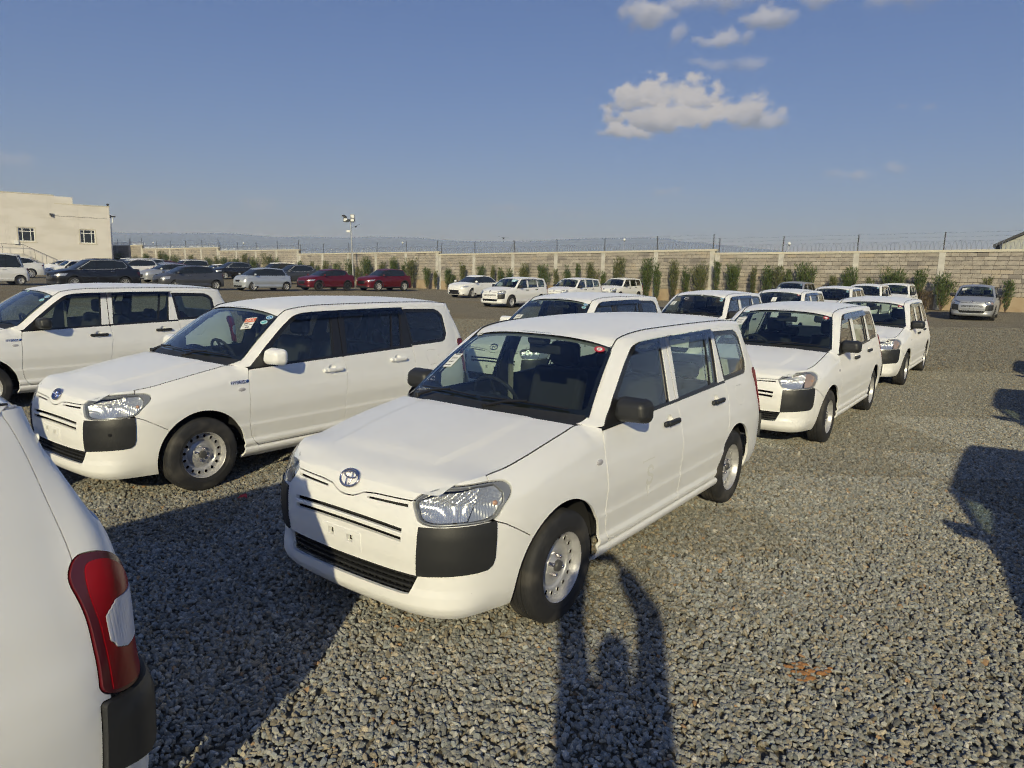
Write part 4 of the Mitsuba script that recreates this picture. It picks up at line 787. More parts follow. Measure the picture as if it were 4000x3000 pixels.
    V, F, N = panel(front, rnd(wp(.03, .95), .03), .08, 0, 0); sg = np.sign(N[:, 0:1].mean()); add('windscreen', (V + N * sg * .005, F if sg > 0 else F[:, ::-1], N * sg), 'far')
    V, F, N = panel(back, rnd(wp(.10, .92), .03), .08, 0, 0); sg = -np.sign(N[:, 0:1].mean()); add('rear_window', (V + N * sg * .005, F if sg > 0 else F[:, ::-1], N * sg), 'far')
    # mirrors, handles, wheels, underside
    mm = trimesh.creation.icosphere(2, 1.0); mm.apply_scale([.07, .105, .068]); mm.apply_translation([ws0 - .30, w + .055, zb + .09]); pair('door_mirror', flat(mm, True), 'mirror')
    for hx in (B + .22, (C or -wb + .12) + .16): c = rbox([hx - .09, w - .045, zb - .115], [hx + .09, w - .005, zb - .085], .012); pair('door_handle', flat(c, 40), 'handle')
    if rails:
        for sg in (1, -1):
            xs_ = np.linspace(ws1 - .35, rg1 + .25, 9); q = side(xs_, np.full(9, .995)); q[:, 2] += .035 + .02 * np.sin(np.linspace(0, np.pi, 9)); q[:, 1] = (q[:, 1] - .03) * sg; add('roof_rail', flat(tube(q, .016, 6), 40), 'plastic')
    und = [flat(box([-wb - ro * .92, -w * .8, z0 + .01], [fo * .85, w * .8, z0 + .05]), 30)]
    for x_ in (0, -wb):
        m = cat([lathe([(ra + .02, .40), (ra + .02, w - .06)], 14, 'y', -.3, math.pi + .3), lathe([(.02, .40), (ra + .02, .40)], 14, 'y', -.3, math.pi + .3)]); m.apply_translation([x_, 0, R + .01]); und += [flat(m, 30), mirror(flat(m, 30))]
    add('underbody', join(*und), 'dark')
    wps = wheel_parts(R, False) if steel else alloy_parts(R, Rr or R * .68, spokes, dark)
    for x_, sd_ in ((0, 1), (0, -1), (-wb, 1), (-wb, -1)):
        M = T4().translate([x_, (w - .035) * sd_, R]).rotate([0, 0, 1], 0 if sd_ > 0 else 180)
        for pn, (sh, role) in wps.items(): P.append(('wheel__' + pn, {**sh, 'to_world': M}, '=' + role, (x_, sd_)))
    return P
def place_car(parts, name, label, x, y, paint, category='car', yaw=YAW, group=None, mirror_=None, handle=None):
    key = thing(name, label, category, group); M = pose(x, y, yaw); wk = {}
    roles = {**ROLES, 'paint': paint, 'mirror': mirror_ or paint, 'handle': handle or paint, 'far': 'far_glass'}
    for it in parts:
        pn, sh, role = it[:3]; d = {**sh, 'bsdf': {'type': 'ref', 'id': role[1:] if role[0] == '=' else roles[role]}, 'to_world': (M @ sh['to_world']) if 'to_world' in sh else M}
        if len(it) > 3:
            if it[3] not in wk: wk[it[3]] = key + '__wheel' + ('' if not wk else f'_{len(wk):03d}')
            put('', wk[it[3]] + '__' + pn.split('__')[1], d)
        else: put(key, pn, d)
    return key
# ------------------------------------------------------------------ ground and gravel
gx = np.concatenate([[-9000, -5000, -2500, -1200, -600, -300, -160], np.arange(-100, 60.1, 1.25), [80, 110, 160, 300, 600, 1200, 2500, 5000, 9000]]); gy = np.concatenate([[-9000, -4000, -1500, -500, -150, -60], np.arange(-20, 130.1, 1.25), [140, 160, 200, 300, 600, 1200, 2500, 5000, 9000]])
GX, GY = np.meshgrid(gx, gy); GZ = ground_z(GX, GY) - .010 + .010 * (meshkit.fbm(np.stack([GX * .5, GY * .5, 0 * GX], -1), 3, 5) - .5) * (np.abs(GX) < 60)
V, F, N = gridmesh(np.stack([GX, GY, GZ], -1)); 
if N[:, 2].mean() < 0: V, F, N = flip((V, F, N))
scene['ground'] = vfn(V, F, N, 'gravel_sheet'); lab('ground', kind='structure')
rng = np.random.default_rng(11)
ico = trimesh.creation.icosahedron(); IV, IF = np.array(ico.vertices), np.array(ico.faces)
def stones(n, seed, size=(.0080, .0185), gain=(1, 1, 1)):
    """n angular stones on a metre-square patch: one mesh with a colour per stone."""
    r = np.random.default_rng(seed); k = len(IV)
    c = r.uniform(-.5, .5, (n, 2)); sz = size[0] + (size[1] - size[0]) * r.beta(1.6, 2.2, n)
    v = IV[None] * (1 + .55 * (r.random((n, k, 1)) - .5)); v = v * np.stack([r.uniform(.8, 1.6, n), r.uniform(.6, 1.1, n), r.uniform(.40, .80, n)], 1)[:, None]
    q = np.random.default_rng(seed + 1).normal(size=(n, 4)); q[:, 1:3] *= .45; q /= np.linalg.norm(q, axis=1, keepdims=True); w_, x, y, z = q.T
    Rm = np.stack([1 - 2 * (y * y + z * z), 2 * (x * y - z * w_), 2 * (x * z + y * w_), 2 * (x * y + z * w_), 1 - 2 * (x * x + z * z), 2 * (y * z - x * w_), 2 * (x * z - y * w_), 2 * (y * z + x * w_), 1 - 2 * (x * x + y * y)], 1).reshape(n, 3, 3)
    v = np.einsum('nij,nkj->nki', Rm, v * sz[:, None, None]); v[..., :2] += c[:, None]; v[..., 2] += (r.uniform(-.003, .0065, n) + sz * .10)[:, None]
    g = r.beta(2.0, 2.2, n)[:, None]; col = np.array([.125, .125, .114]) * (1 - g) + np.array([.41, .402, .365]) * g
    tint = r.random(n)[:, None]; col = np.where(tint < .22, col * [1.10, .98, .82], col); col = np.where(tint > .80, col * [.92, .98, 1.03], col); col = np.where((tint > .22) & (tint < .227), [.33, .21, .12], col); col = np.where((tint > .24) & (tint < .26), [.50, .48, .43], col)
    col = col * gain; C = np.repeat(col[:, None], k, 1).reshape(-1, 3)
    return trimesh.Trimesh(v.reshape(-1, 3), (IF[None] + k * np.arange(n)[:, None, None]).reshape(-1, 3), process=False), C
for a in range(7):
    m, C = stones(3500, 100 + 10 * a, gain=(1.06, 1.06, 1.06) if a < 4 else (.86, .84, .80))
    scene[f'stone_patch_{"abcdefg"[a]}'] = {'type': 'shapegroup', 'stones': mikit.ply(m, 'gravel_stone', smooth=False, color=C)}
n_ = 0
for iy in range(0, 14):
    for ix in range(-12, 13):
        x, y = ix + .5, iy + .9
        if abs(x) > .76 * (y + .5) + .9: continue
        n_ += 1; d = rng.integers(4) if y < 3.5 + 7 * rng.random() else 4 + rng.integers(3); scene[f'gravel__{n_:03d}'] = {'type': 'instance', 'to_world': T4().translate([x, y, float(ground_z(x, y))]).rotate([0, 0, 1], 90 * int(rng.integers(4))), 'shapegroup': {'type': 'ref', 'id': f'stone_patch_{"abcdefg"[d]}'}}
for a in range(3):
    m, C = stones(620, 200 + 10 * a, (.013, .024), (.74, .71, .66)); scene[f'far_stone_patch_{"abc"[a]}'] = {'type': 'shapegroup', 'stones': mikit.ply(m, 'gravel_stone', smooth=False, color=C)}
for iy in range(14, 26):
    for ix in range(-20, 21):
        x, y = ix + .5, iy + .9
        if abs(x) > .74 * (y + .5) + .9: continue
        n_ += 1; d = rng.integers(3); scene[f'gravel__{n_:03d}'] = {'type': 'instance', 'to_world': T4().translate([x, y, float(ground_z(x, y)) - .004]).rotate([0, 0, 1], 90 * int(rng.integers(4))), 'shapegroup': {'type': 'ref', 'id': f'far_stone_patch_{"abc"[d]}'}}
lab('gravel', 'loose grey crushed stone covering the yard in the foreground', 'gravel', kind='stuff')
# a clod of orange clay and a red scrap among the stones
def lump(c, r, seed, flat_=.4):
    m = trimesh.creation.icosphere(3, 1.0); v = np.array(m.vertices); v *= 1 + .9 * (meshkit.fbm(v * 2.2 + seed, 4, seed)[:, None] - .5); m.vertices = v * [r, r * .6, r * flat_]; m.apply_translation(c); return m
mat('clay', (.34, .165, .065), .95); mat('red_foil', (.42, .03, .05), .4)
k = thing('clay_clod', 'crumbled lump of orange clay lying on the open gravel', 'clay'); scene[k] = tm(cat([lump([1.40 + dx, 3.05 + dy, .012], r, s_, .30) for dx, dy, r, s_ in [(float(u), float(v), float(w_), i_) for i_, (u, v, w_) in enumerate(np.random.default_rng(8).normal(0, 1, (26, 3)) * [.055, .035, .006] + [0, 0, .014]) if w_ > .004]]), 'clay', 30)
k = thing('wrapper_scrap', 'small red foil scrap on the gravel beside the front wheel of the white-mirrored wagon', 'litter'); V = np.array([(0, 0, .0), (.05, .012, .012), (.085, -.01, .004), (.06, .04, .03), (.015, .038, .018)]); scene[k] = tm(moved(trimesh.Trimesh(V, [[0, 1, 4], [1, 3, 4], [1, 2, 3], [4, 1, 0]], process=False), -2.13, 5.28, .02), 'red_foil', False)

# ------------------------------------------------------------------ boundary wall of stone blocks between concrete posts
W0, WD = np.array([-56.0658, 103.7993]), np.array([3.2923, -2.72414]); BAY = float(np.hypot(*WD)); WU = WD / BAY; WN = np.array([WU[1], -WU[0]])    # WN faces the yard
if WN[1] > 0: WN = -WN
TOPS = [(-4, 0.0, 4.12, 4.15), (0, 1, 4.15, 4.19), (1, 6, 3.66, 3.81), (6, 10, 3.40, 3.56), (10, 15, 3.10, 3.38), (15, 21, 3.15, 3.56), (21, 29, 3.32, 3.82)]
def wp(k, out=0.0, z=0.0): p = W0 + WD * k + WN * out; return np.array([p[0], p[1], z])
ang_ = math.degrees(math.atan2(WU[1], WU[0]))
wall = thing('boundary_wall', 'long stone block boundary wall with concrete posts and stepped pale coping', 'wall')
def wall_box(k0, k1, z0, z1, o0, o1):
    """A box along the wall: bays k0..k1, heights z0..z1 (each may be a pair: at k0, at k1), o0..o1 metres out of the wall's line."""
    z0 = np.broadcast_to(z0, 2); z1 = np.broadcast_to(z1, 2); V = []
    for kk, a_, b_ in ((k0, z0[0], z1[0]), (k1, z0[1], z1[1])):
        for o in (o0, o1): V += [wp(kk, o, a_), wp(kk, o, b_)]
    F = [[0, 1, 3], [0, 3, 2], [4, 6, 7], [4, 7, 5], [0, 4, 5], [0, 5, 1], [2, 3, 7], [2, 7, 6], [1, 5, 7], [1, 7, 3], [0, 2, 6], [0, 6, 4]]
    m = trimesh.Trimesh(V, F, process=False); 
    if m.volume < 0: m.invert()
    return m
topz = lambda k, s: s[2] + (s[3] - s[2]) * (k - s[0]) / (s[1] - s[0])
gzw = lambda k: float(ground_z(*(W0 + WD * k)))
blocks = []; r_ = np.random.default_rng(5); core = []; lows = []
for s in TOPS:
    put(wall, 'coping', tm(wall_box(s[0] - .03, s[1] + .03, (s[2] - .10, s[3] - .10), (s[2] + .03, s[3] + .03), -.19, .19), 'coping_paint', 20))
    for b in np.arange(math.floor(s[0]), math.ceil(s[1]), 1.0):
        k0, k1 = max(b, s[0]), min(b + 1, s[1]); t0, t1 = topz(k0, s) - .10, topz(k1, s) - .10; g0, g1 = gzw(k0), gzw(k1)
        core.append(wall_box(k0, k1, (g0 - .3, g1 - .3), (t0 + .003, t1 + .003), -.085, .085))
        plinth = .78; z_lo = (g0 + g1) / 2 + plinth
        lows.append(wall_box(k0 + .03, k1 - .03, (g0 - .2, g1 - .2), (z_lo - .01, z_lo - .01), .06, .106))
        nrow = max(1, round(((t0 + t1) / 2 - z_lo) / .236)); 
        for row in range(nrow):
            fr = lambda kk, rr: (z_lo + ((t0 + (t1 - t0) * (kk - k0) / max(k1 - k0, 1e-6)) - z_lo) * rr / nrow)
            lo_, hi_ = k0 + .036, k1 - .036; cuts = [lo_]; wd = .44 / BAY
            x = lo_ + wd * (.5 if row % 2 else 1) * r_.uniform(.8, 1.2)
            while x < hi_ - wd * .4: cuts.append(x); x += wd * r_.uniform(.72, 1.3)
            cuts.append(hi_)
            for a_, c_ in zip(cuts[:-1], cuts[1:]):
                gp = .009 / BAY; pr = .098 + r_.uniform(.004, .030); j = r_.uniform(-.004, .004, 2)
                m = wall_box(a_ + gp, c_ - gp, (fr(a_, row) + .017 + j[0], fr(c_, row) + .017 + j[0]), (fr(a_, row + 1) - .017 + j[1], fr(c_, row + 1) - .012 + j[1]), .0, pr)
                blocks.append((wp(a_)[1], m, r_.integers(3)))
    for kk in np.arange(math.ceil(s[0]), math.floor(s[1]) + .01):
        e_ = .045 / 1.0; t_ = topz(kk, s) - .10; side_ = 0
        if kk in (s[0], s[1]) and s[0] > -4: side_ = .042 if kk == s[0] else -.042
        put(wall, 'post', tm(wall_box(kk + side_ - .036, kk + side_ + .036, gzw(kk) - .2, t_ - .002, -.13, .15), 'concrete', 20))
put(wall, 'core', tm(cat(core), 'mortar', 20)); put(wall, 'plinth', tm(cat(lows), 'plinth_plaster', 20))
MATS_ = ('wall_stone', 'wall_stone_grey', 'wall_stone_tan')
vis = [b for b in blocks if b[1].centroid[0] < 27.2]; rest = [b for b in blocks if b[1].centroid[0] >= 27.2]
vis.sort(key=lambda b: b[0])
for d_, m, q in vis[:300]: put(wall, 'block', tm(m, MATS_[q], 20))
for q in range(3):
    mm_ = [b[1] for b in vis[300:] + rest if b[2] == q]; k = put(wall, ('stone_blocks', 'grey_stone_blocks', 'tan_stone_blocks')[q], tm(cat(mm_), MATS_[q], 20)); lab(k, kind='stuff')
# steel posts with razor wire on the coping
fence = thing('razor_wire_fence', 'coiled razor wire on black steel posts along the top of the boundary wall', 'razor wire fence')
for s in TOPS:
    for kk in np.arange(math.ceil(s[0]), math.floor(s[1]) + .01):
        off = 0 if kk not in (s[0], s[1]) else (.05 if kk == s[0] else -.05); z_ = topz(kk, s); dx, dy = r_.uniform(-.05, .05, 2)
        put(fence, 'post', tm(tube([wp(kk + off, 0, z_ - .1), wp(kk + off, 0, z_ + .98) + [dx, dy, 0]], .030, 6), 'dark_metal', 40))
    n = int((s[1] - s[0]) * BAY / .24 * 10); th = np.arange(n) / 10 * 2 * np.pi; kk = s[0] + (s[1] - s[0]) * np.arange(n) / n
    rr = .225 + .03 * np.sin(th * .237) + .02 * np.sin(th * .091); base = W0 + WD * kk[:, None]; sw = .05 * np.sin(th * .13)
    pts = np.stack([base[:, 0] + WN[0] * rr * np.cos(th) + WU[0] * sw, base[:, 1] + WN[1] * rr * np.cos(th) + WU[1] * sw, topz(kk, s) + .02 + rr * (1 + np.sin(th)) - .01], 1)
    put(fence, 'razor_coil', tm(tube(pts, .011, 3), 'razor_steel', False))
    for hz in (.5, .72, .94): put(fence, 'strand', tm(tube([wp(s[0], 0, s[2] + hz), wp((s[0] + s[1]) / 2, 0, (s[2] + s[3]) / 2 + hz), wp(s[1], 0, s[3] + hz)], .004, 3), 'dark_metal', False))
# round lamps on thin poles just outside the wall
for i, (x, y, z, d_) in enumerate([(-50.7, 100, 4.53, 'far left of the light mast, the farthest away'), (-32.71, 86, 4.36, 'above the wall over the white minibus'), (-11.05, 70, 4.33, 'above the wall just right of the light mast'), (8.04, 53, 4.35, 'yellowish and brightest, near the middle of the wall'), (17.18, 45, 3.98, 'dull grey, nearest to the right end of the wall')]):
    p = np.array([x, y]) + (-WN) * .0; k = thing('perimeter_lamp', 'round lamp on a thin pole, ' + d_, 'lamp')
    put(k, 'globe', tm(trimesh.creation.icosphere(2, .10).apply_translation([x, y, z]), 'lamp_face', True)); put(k, 'pole', tm(tube([[x, y, 0], [x, y, z - .09]], .014, 6), 'galvanised', 40)); put(k, 'bracket', tm(moved(trimesh.creation.cylinder(.05, .05, sections=10), x, y, z - .10), 'dark_metal', 30))

# ------------------------------------------------------------------ shrubs along the wall
SHRUBS = [(-57.67,103.89,2.58,1.03),(-53.43,100.39,2.29,0.99),(-51.0,98.37,2.54,1.13),(-47.46,95.45,2.95,0.94),(-46.29,94.47,2.47,0.54),(-44.38,92.9,2.44,0.95),(-41.22,90.28,2.46,0.77),(-37.56,87.26,2.21,1.08),(-35.93,85.91,2.41,0.82),(-34.56,84.77,2.24,0.77),(-32.81,83.32,2.31,1.03),(-31.18,81.98,2.66,0.7),(-29.59,80.66,2.35,0.93),(-27.56,78.98,2.78,1.02),(-26.31,77.95,2.37,0.75),(-22.59,74.87,2.1,0.64),(-21.07,73.61,2.08,0.61),(-20.14,72.84,1.76,0.36),(-19.22,72.08,2.19,0.62),(-17.82,70.92,2.17,0.72),(-16.17,69.56,2.38,0.75),(-15.13,68.7,1.74,0.57),(-14.18,67.91,2.75,1.18),(-12.48,66.5,2.3,0.85),(-11.03,65.31,2.74,1.08),(-10.06,64.5,2.04,0.43),(-9.28,63.85,2.62,1.11),(-7.72,62.56,1.84,0.7),(-6.93,61.91,1.66,0.43),(-5.79,60.96,1.89,0.7),(-5.3,60.56,1.27,0.45),(-4.41,59.82,2.35,0.67),(-2.84,58.52,2.2,0.75),(-1.86,57.71,2.17,0.38),(-1.11,57.1,2.0,0.64),(-0.48,56.58,1.93,0.45),(0.61,55.67,2.37,0.99),(2.19,54.36,2.29,0.82),(3.08,53.63,1.96,0.37),(3.95,52.91,2.28,0.57),(4.63,52.35,2.41,0.22),(5.65,51.5,2.49,0.75),(6.29,50.97,1.86,0.27),(7.31,50.13,2.89,0.78),(9.02,48.71,2.8,0.96),(9.64,48.2,2.49,0.54),(10.62,47.38,2.71,0.72),(11.27,46.85,2.32,0.49),(12.12,46.15,2.62,1.06),(12.9,45.5,2.62,0.36),(13.78,44.78,2.71,1.02),(14.8,43.93,2.28,0.46),(15.45,43.4,2.34,0.66),(15.97,42.97,2.31,0.65),(16.39,42.61,2.12,0.4),(17.19,41.95,2.52,1.06),(18.39,40.96,1.85,0.51),(19.08,40.39,2.24,0.92),(19.84,39.76,1.76,0.29),(20.76,39.0,2.26,1.35),(21.7,38.22,2.14,0.57),(22.04,37.94,1.0,1.03),(22.6,37.47,1.87,1.07),(24.05,36.27,1.74,0.45),(24.77,35.68,1.58,0.44)]
def shrub(i, x, y, h, w_, leaf, seed):
    r = np.random.default_rng(seed); z0 = float(ground_z(x, y)); key = thing('shrub', SHRUB_LABELS[i], 'shrub', 'shrubs planted along the wall')
    stems, tips = [], []
    ns = max(3, int(4 + w_ * 7)); 
    for s in range(ns):
        a_ = r.uniform(0, 2 * np.pi); sp = r.uniform(.08, .52) * w_; hh = h * (r.uniform(.72, 1.0) if s else 1.0); lean = np.array([math.cos(a_) * sp, math.sin(a_) * sp * .8, 0])
        u = np.linspace(0, 1, 6)[:, None]; p = np.array([x, y, z0 - .05]) + lean * (.25 + .75 * u ** .7) * np.minimum(1, u * 3) + np.array([0, 0, 1]) * hh * u + r.normal(0, .015, (6, 3)); stems.append(tube(p, np.linspace(.016, .004, 6), 4)); tips.append(p)
    put(key, 'stems', tm(cat(stems), 'bark', 40))
    n = int(880 * (h / 2.3) * (.45 + w_)); ti = r.integers(ns, size=n); u = r.beta(1.7, 1.0, n) * .95 + .05
    P_ = np.array(tips); f_ = u * 5; i0 = np.minimum(f_.astype(int), 4); fr = (f_ - i0)[:, None]; base = P_[ti, i0] * (1 - fr) + P_[ti, i0 + 1] * fr
    a_ = r.uniform(0, 2 * np.pi, n); out = np.stack([np.cos(a_), np.sin(a_), np.zeros(n)], 1); spread = w_ * .17 * (.55 + .75 * u)[:, None] * r.uniform(.1, 1, (n, 1)); base = base + out * spread
    ln = r.uniform(.15, .36, n)[:, None] * (.75 + .25 * min(1.3, w_)); d = out * r.uniform(.15, .8, (n, 1)) + np.array([0, 0, 1]) * r.uniform(.5, 1.0, (n, 1)); d /= np.linalg.norm(d, axis=1, keepdims=True)
    sd = np.cross(d, r.normal(size=(n, 3))); sd /= np.linalg.norm(sd, axis=1, keepdims=True); wd = r.uniform(.011, .024, n)[:, None]
    V = np.stack([base, base + d * ln * .45 + sd * wd, base + d * ln - np.array([0, 0, .05]) * ln, base + d * ln * .45 - sd * wd], 1).reshape(-1, 3); b = 4 * np.arange(n)[:, None]
    put(key, 'crown', tm(trimesh.Trimesh(V, np.vstack([b + [0, 1, 2], b + [0, 2, 3]]), process=False), leaf, False))
for i, (x, y, h, w_) in enumerate(SHRUBS): shrub(i, x, y, h, w_, 'leaf_dry' if i == 61 else ('leaf_olive' if i % 5 in (1, 3) else 'leaf_green'), 300 + i)

# ------------------------------------------------------------------ cream building on the left
BS = 1.17
BK, BE = np.array([-56.3, 99.5]), np.array([-.82792, -.56085]); BNn = np.array([.56085, -.82792])
bld = thing('cream_building', 'cream rendered two storey building with stepped parapet and white framed windows', 'building')
def bp(l, o, z): p = BK + BE * l * BS + BNn * o; return np.array([p[0], p[1], 1.83 + (z - 1.83) * BS])
def bbox(l0, l1, z0, z1, o0, o1):
    V = [bp(l, o, z) for l in (l0, l1) for o in (o0, o1) for z in (z0, z1)]; F = [[0, 1, 3], [0, 3, 2], [4, 6, 7], [4, 7, 5], [0, 4, 5], [0, 5, 1], [2, 3, 7], [2, 7, 6], [1, 5, 7], [1, 7, 3], [0, 2, 6], [0, 6, 4]]
    m = trimesh.Trimesh(V, F, process=False); 
    if m.volume < 0: m.invert()
    return m
wins = [(7.53, 9.06, 3.80, 5.30), (1.63, 3.13, 3.83, 5.36)]
def bwall(l0, l1, z0, z1):
    """Wall slab pieces round the window openings."""
    ls = sorted({l0, l1, *[v for w_ in wins for v in w_[:2] if l0 < v < l1]}); out = []
    for a_, b_ in zip(ls[:-1], ls[1:]):
        hit = [w_ for w_ in wins if w_[0] <= a_ + 1e-6 and w_[1] >= b_ - 1e-6]
        out += [bbox(a_, b_, z0, hit[0][2], -.25, 0), bbox(a_, b_, hit[0][3], z1, -.25, 0)] if hit else [bbox(a_, b_, z0, z1, -.25, 0)]
    return out
put(bld, 'wall', tm(cat(bwall(0, 5.5, 0, 8.12) + bwall(5.5, 26, 0, 9.02)), 'cream_render', 20))
put(bld, 'side_wall', tm(bbox(.0, .25, 0, 8.12, -14, -.252), 'cream_render', 20)); put(bld, 'roof', tm(cat([bbox(.25, 5.5, 7.3, 7.5, -14, -.25), bbox(5.5, 26, 8.2, 8.4, -14, -.25)]), 'grey_metal', 20))
put(bld, 'parapet_coping', tm(cat([bbox(-.07, 5.46, 8.12, 8.21, -.32, .07)]), 'coping_paint', 20)); put(bld, 'parapet_coping', tm(bbox(5.44, 26, 9.02, 9.11, -.32, .07), 'coping_paint', 20)); put(bld, 'parapet_step', tm(bbox(5.44, 5.75, 8.21, 9.02, -.30, .004), 'cream_render', 20))
cols = [.28, 3.22, 3.63, 5.80, 6.05, 9.86, 10.16, 14.0, 14.4, 18.0]; edges = [0, .27, 3.2, 3.62, 5.78, 6.05, 9.86, 10.16, 14.0, 14.4, 18.2]
rows_ = [.35, 3.18, 3.2, 5.33, 5.36, 6.44, 6.83, 8.0]
for i in range(len(edges) - 1):
    a_, b_ = edges[i] + .03, edges[i + 1] - .03; pil = edges[i + 1] - edges[i] < .5
    for z0, z1 in ([(.4, 8.06 if b_ < 5.6 else 8.96)] if False else [(.4, 3.155), (3.205, 5.32), (5.37, 6.42), (6.47, 6.80), (6.85, 8.06 if b_ < 5.7 else 8.96)]):
        if pil and z1 < 6: z0, z1 = z0, z1
        q = shapely.box(a_, z0, b_, z1)
        for w_ in wins: q = q.difference(shapely.box(w_[0] - .12, w_[2] - .14, w_[1] + .12, w_[3] + .10))
        for g_ in shapely.get_parts(q):
            if g_.geom_type != 'Polygon' or g_.area < .02: continue
            uv, f_ = grid_tri(g_, 50); V = np.array([bp(u, .03, z) for u, z in uv]); m = trimesh.creation.extrude_polygon(g_, .028, engine='earcut'); v = np.array(m.vertices); m.vertices = np.array([bp(u, .002 + d_, z) for u, z, d_ in v]); 
            if m.volume < 0: m.invert()
            put(bld, 'render_panel', tm(m, 'cream_render', 20))
for l0, l1, z0, z1 in wins:
    wk = f'{bld}__window' if f'{bld}__window__frame' not in scene else f'{bld}__window_001'; wd, ht = l1 - l0, z1 - z0; ms = [l0 + .05, l0 + wd * .25, l0 + wd * .75, l1 - .05]
    fr = [bbox(l0, l0 + .07, z0, z1, -.16, -.06), bbox(l1 - .07, l1, z0, z1, -.16, -.06), bbox(l0 + .07, l1 - .07, z0, z0 + .07, -.16, -.06), bbox(l0 + .07, l1 - .07, z1 - .07, z1, -.16, -.06), bbox(l0 + .07, l1 - .07, z1 - .44, z1 - .36, -.158, -.058)] + [bbox(m_ - .04, m_ + .04, z0 + .07, z1 - .07, -.156, -.056) for m_ in ms[1:3]]
    put('', wk + '__frame', tm(cat(fr), 'frame_white', 20)); put('', wk + '__surround', tm(cat([bbox(l0 - .10, l0 - .002, z0 - .1, z1 + .08, 0.0, .045), bbox(l1 + .002, l1 + .10, z0 - .1, z1 + .08, 0.0, .045), bbox(l0 - .10, l1 + .10, z1 + .002, z1 + .09, 0.001, .05)]), 'coping_paint', 20)); put('', wk + '__sill', tm(bbox(l0 - .18, l1 + .18, z0 - .13, z0 - .02, -.05, .12), 'coping_paint', 20))
    for a_, b_ in zip(ms[:-1], ms[1:]):
        for c_, d_ in ((z0 + .06, z1 - .43), (z1 - .37, z1 - .06)): put('', numbered(wk + '__pane', scene), tm(bbox(a_ + .03, b_ - .03, c_, d_, -.12, -.11), 'far_glass', 20))
put(bld, 'room_behind', tm(bbox(.3, 25, .1, 7.2, -.9, -.6), 'dark_trim', 20))
put(bld, 'wall_lamp', tm(cat([bbox(5.62, 5.98, 6.82, 7.02, .03, .22), bbox(5.70, 5.9, 6.70, 6.82, .10, .36)]), 'dark_metal', 20))
put(bld, 'air_vent_box', tm(bbox(9.08, 9.5, 3.42, 3.82, .03, .25), 'frame_white', 20))
put(bld, 'gutter_head', tm(cat([bbox(-.14, -.002, 6.85, 7.22, -.5, -.1), bbox(-.62, -.14, 7.0, 7.14, -.45, -.15)]), 'dark_metal', 20)); put(bld, 'downpipe', tm(tube([bp(-.32, -.3, 7.0), bp(-.32, -.3, 6.6), bp(-.30, -.3, 6.45), bp(-.12, -.3, 6.15), bp(-.10, -.3, 5.9), bp(-.10, -.3, .3)], .06, 8), 'frame_white', 40))
put(bld, 'roof_vent', tm(cat([bbox(.02, .24, 8.21, 8.42, -.2, .02), bbox(-.04, .3, 8.42, 8.5, -.26, .06)]), 'dark_metal', 20))
put(bld, 'cable', tm(tube([bp(5.5, .05, 6.78), bp(3, .05, 6.77), bp(.3, .05, 6.74)], .02, 5), 'dark_metal', 40))
st_ = [flat(tube([bp(18, .9, 3.42), bp(8.70, .9, 3.42)], .03, 6), 40), flat(tube([bp(8.70, .9, 3.42), bp(5.9, .9, 2.0), bp(4.2, .9, 1.1)], .03, 6), 40)] + [flat(tube([bp(l, .9, z), bp(l, .9, z - 1.0)], .022, 6), 40) for l, z in ((8.7, 3.4), (7.65, 2.85), (6.6, 2.35), (5.5, 1.78), (10.6, 3.4), (12.6, 3.4))]
put(bld, 'stair_rail', tm(trimesh.Trimesh(*join(*st_)[:2], process=False), 'dark_metal', 40))
steps_ = [bbox(8.7 - .28 * i - .28, 8.7 - .28 * i, .2, 2.3 - .165 * i, .06, 1.1) for i in range(12)] + [bbox(8.7, 18, .2, 2.45, .06, 1.1)]; put(bld, 'outside_stair', tm(cat(steps_), 'concrete', 20))

# ------------------------------------------------------------------ light mast, shed, pylon, birds
mx, my = -15.66, 69.0; mast = thing('light_mast', 'tall galvanised floodlight mast with lamp cluster standing by the wall', 'light mast')
put(mast, 'pole', tm(tube([[mx, my, .1], [mx - .11, my, 3.2], [mx - .24, my, 6.15]], [.085, .07, .055], 10), 'galvanised', 40)); put(mast, 'cross_arm', tm(tube([[mx - .72, my, 6.22], [mx + .22, my, 6.22]], .035, 6), 'dark_metal', 40)); put(mast, 'head_post', tm(tube([[mx - .24, my, 6.1], [mx - .24, my, 6.8]], .03, 6), 'galvanised', 40)); put(mast, 'foot', tm(moved(trimesh.creation.cylinder(.22, .5, sections=14), mx, my, .2), 'concrete', 30))
def flood(dx, z, ax, ay, face):
    b = rbox([-.20, -.06, -.19], [.20, .06, .19], .03); f_ = rbox([-.165, -.085, -.15], [.165, -.055, .15], .012); X = trimesh.transformations.rotation_matrix(math.radians(ax), [1, 0, 0]); Y = trimesh.transformations.rotation_matrix(math.radians(ay), [0, 0, 1])
    k = numbered(f'{mast}__floodlight', {q.rsplit('__', 1)[0] for q in scene})
    for nm, m, mm_ in (('housing', b, 'dark_metal'), ('face', f_, face)): m.apply_transform(X); m.apply_transform(Y); m.apply_translation([mx - .24 + dx, my - .12, z]); put('', f'{k}__{nm}', tm(m, mm_, 30))
flood(-.55, 6.62, 58, -40, 'grey_metal'); flood(-.46, 6.28, -12, 20, 'lamp_face'); flood(-.20, 6.24, 62, 70, 'grey_metal'); flood(.22, 6.64, -6, 8, 'lamp_face'); flood(.22, 6.26, -30, -10, 'lamp_face')
